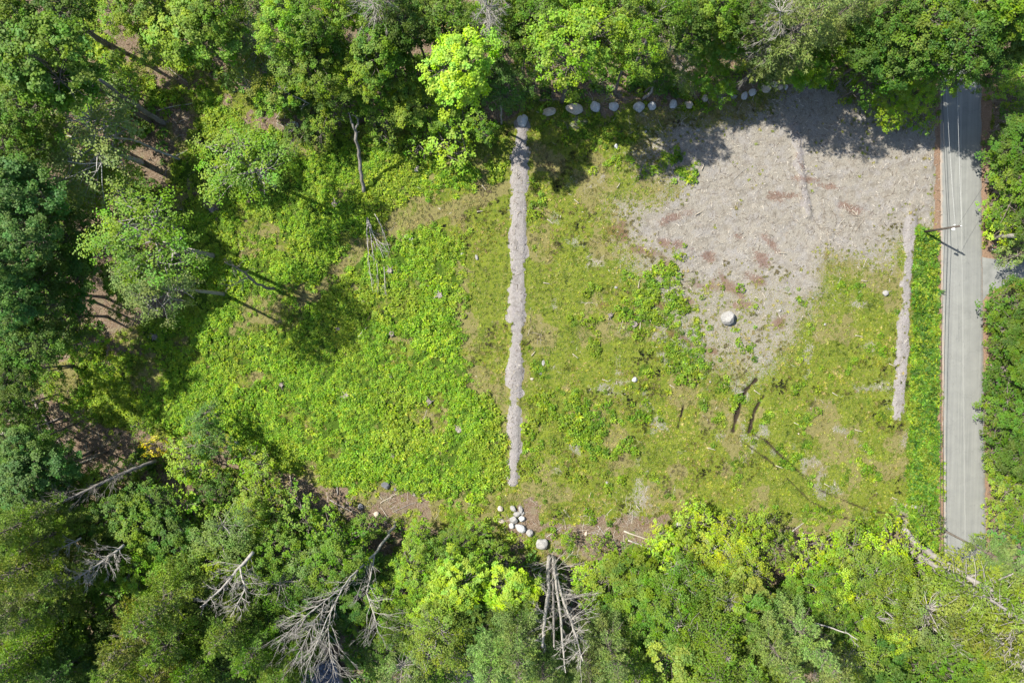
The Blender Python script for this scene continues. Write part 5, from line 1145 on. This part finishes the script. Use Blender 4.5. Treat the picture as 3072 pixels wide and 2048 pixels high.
LC = [(.17,.32,.006),(.22,.37,.006),(.11,.22,.006),(.29,.41,.008),(.19,.35,.006)]
r, X, Y, Z, f = sample(260000, 1)
ok = (r.random(len(X)) < np.clip(f['lush'], 0, 1) ** 1.3 * .80 * (.25 + .75 * sstep(.36, .50, fbm(X, Y, 1.5, 240)))) & EXCL(f) & (f['straw'] < .3) & (f['forest'] < .6)
X, Y, Z = X[ok], Y[ok], Z[ok]; big = fbm(X, Y, 5, 201); ye = sstep(.45, .65, fbm(X, Y, 9, 202)); tint = pick(LC, r.integers(0, 5, len(X))) * (1 - ye[:, None] * .5) + np.array([.28, .33, .016]) * ye[:, None] * .5
tint = tint * r.uniform(.8, 1.2, (len(X), 1)) * np.where(X > 2.5, .80, 1.0)[:, None]; print('weeds', len(X))
scatter('weeds', 'dense bright green leafy weeds carpeting the left field', 'weeds', WEEDS, 7, np.stack([X, Y, Z - .02], 1), .45 + big * 1.3 * r.uniform(.7, 1.4, len(X)), tint, .12, 2)

r, X, Y, Z, f = sample(200000, 3, xr=(60, 84))
ok = (r.random(len(X)) < f['verge'] * .32) & EXCL(f) & (f['straw'] < .25)
X, Y, Z = X[ok], Y[ok], Z[ok]; tint = pick([(.08,.18,.010),(.14,.26,.010),(.05,.12,.008),(.21,.28,.014)], r.integers(0, 4, len(X))) * r.uniform(.8, 1.2, (len(X), 1)); print('verge', len(X))
scatter('verge_plants', 'strip of knee high ferns and leafy plants between the pale strip and the road', 'verge plants', FERNS, 3, np.stack([X, Y, Z], 1), r.uniform(.7, 1.6, len(X)), tint, .15, 4)
ok2 = r.random(len(X)) < .25
scatter('verge_weeds', 'leafy weeds mixed into the roadside strip of ferns', 'verge plants', WEEDS, 7, np.stack([X, Y, Z], 1)[ok2], r.uniform(.8, 1.9, ok2.sum()), tint[ok2] * .9, .15, 5)

r, X, Y, Z, f = sample(300000, 5)
dens = (1 - f['gravel']) * (1 - f['litter'] * .93) * (1 - f['straw']) * (1 - f['lush'] * .8) * (1 - f['shoulder']) * (1 - f['dark']) * (.35 + .65 * sstep(.4, .6, fbm(X, Y, 2.4, 207)))
dens = np.maximum(dens, .10 * f['gravel'] * (f['red'] < .2) * sstep(.56, .66, fbm(X, Y, 4, 222)))
ok = (r.random(len(X)) < dens * .62) & EXCL(f)
X, Y, Z = X[ok], Y[ok], Z[ok]; dr = f['dry'][ok]; tint = pick([(.165,.205,.014),(.105,.150,.010),(.22,.24,.02),(.27,.24,.07)], r.integers(0, 4, len(X)))
tint = tint * sstep(.2, .8, fbm(X, Y, 1.8, 230))[:, None] ** .6 * 1.25; tint = tint * (1 - .45 * dr[:, None]) + np.array([.26, .22, .10]) * .45 * dr[:, None]; g2 = sstep(.45, .6, fbm(X, Y, 6, 208))[:, None]; tint = tint * (1 - .35 * g2) + np.array([.15, .25, .015]) * .35 * g2
print('grass', len(X))
scatter('grass', 'short rough olive grass over the right meadow', 'grass', TUFTS, 3, np.stack([X, Y, Z], 1), r.uniform(.7, 1.7, len(X)), tint * r.uniform(.8, 1.25, (len(X), 1)), .2, 6)

r, X, Y, Z, f = sample(120000, 7)
ok = (r.random(len(X)) < np.clip(f['gravel'] * .55 + f['straw'] * .5 + f['litter'] * .30 + f['dry'] * .06, 0, 1)) & EXCL(f)
X, Y, Z = X[ok], Y[ok], Z[ok]; lt = f['litter'][ok][:, None]
tint = pick([(.27,.24,.195),(.20,.175,.145),(.36,.33,.28),(.11,.09,.07)], r.integers(0, 4, len(X))) * (1 - lt) + pick([(.16,.10,.065),(.25,.20,.15),(.075,.05,.035),(.19,.125,.075)], r.integers(0, 4, len(X))) * lt
print('chips', len(X))
scatter('wood_chip_litter', 'shredded wood chips and twigs strewn over the bare gravel and litter', 'wood chips', CHIPS, 3, np.stack([X, Y, Z], 1), r.uniform(.5, 1.7, len(X)), tint, .15, 8)

def twig_mesh(i):
    r = np.random.default_rng(760 + i); mb = MB(); L = (.9, 1.5, 2.2)[i]; w = (.018, .026, .034)[i]
    p = [np.array([-L / 2, 0, .04]), np.array([-L * .1, r.normal() * .08, .10]), np.array([L / 2, r.normal() * .12, .05])]; tube(mb, p, [w, w * .8, w * .4], 4, False)
    for k in range(3): s0 = p[1] + (p[2] - p[1]) * r.random(); tube(mb, [s0, s0 + np.array([L * .18, (-1) ** k * L * .14, .05])], [w * .5, w * .2], 3, False)
    m = mb.mesh('twig', False); m.materials.append(M_CHIP); return m
TWIGS = proto_coll('twigs', [twig_mesh(i) for i in range(3)])
r, X, Y, Z, f = sample(60000, 17)
pt_ = np.zeros(len(X))
for (cx, cy, rr) in [(1460,735,28),(1430,745,20),(1240,768,22),(1465,690,16),(1555,780,20),(900,1165,70),(830,1170,50),(1400,1215,90),(1320,1230,60),(395,285,40),(250,825,40),(100,1000,60),(170,990,70),(640,290,60),(1790,215,60),(1560,215,60),(1900,520,40),(1960,500,30),(1700,215,50),(1840,1240,40)]:
    pt_ = np.maximum(pt_, sstep(1.2, .4, np.hypot(f['x'] - cx, f['y'] - cy) / rr))
ok = (r.random(len(X)) < np.clip(pt_ * .8 + f['litter'] * .14 + f['gravel'] * .03 + f['dry'] * .012, 0, 1)) & EXCL(f) & (f['straw'] < .3)
X, Y, Z = X[ok], Y[ok], Z[ok]; tint = pick([(.33,.29,.23),(.22,.18,.14),(.10,.08,.06),(.42,.38,.31)], r.integers(0, 4, len(X))); print('twigs', len(X))
scatter('fallen_twigs', 'fallen twigs and small dead branches strewn over litter and bare soil', 'fallen twigs', TWIGS, 3, np.stack([X, Y, Z], 1), r.uniform(.5, 1.2, len(X)), tint, .12, 18)

# low leafy undergrowth below the trees and at the wood's edge
r, X, Y, Z, f = sample(90000, 9)
gap = sstep(.42, .56, fbm(X, Y, 6, 211)); ok = (r.random(len(X)) < f['forest'] * gap * .42) & EXCL(f) & (f['shoulder'] < .3)
X, Y, Z = X[ok], Y[ok], Z[ok]; tint = pick([(.09,.19,.014),(.12,.24,.014),(.06,.13,.012),(.17,.27,.016)], r.integers(0, 4, len(X))) * r.uniform(.8, 1.2, (len(X), 1)); print('under', len(X))
scatter('undergrowth', 'low leafy undergrowth on the forest floor', 'undergrowth', WEEDS, 7, np.stack([X, Y, Z], 1), r.uniform(1.0, 2.6, len(X)), tint, .2, 10)
print('objects', len(bpy.data.objects), 'tris', sum(len(m.polygons) * 2 for m in bpy.data.meshes), 'trees', len(TREES))
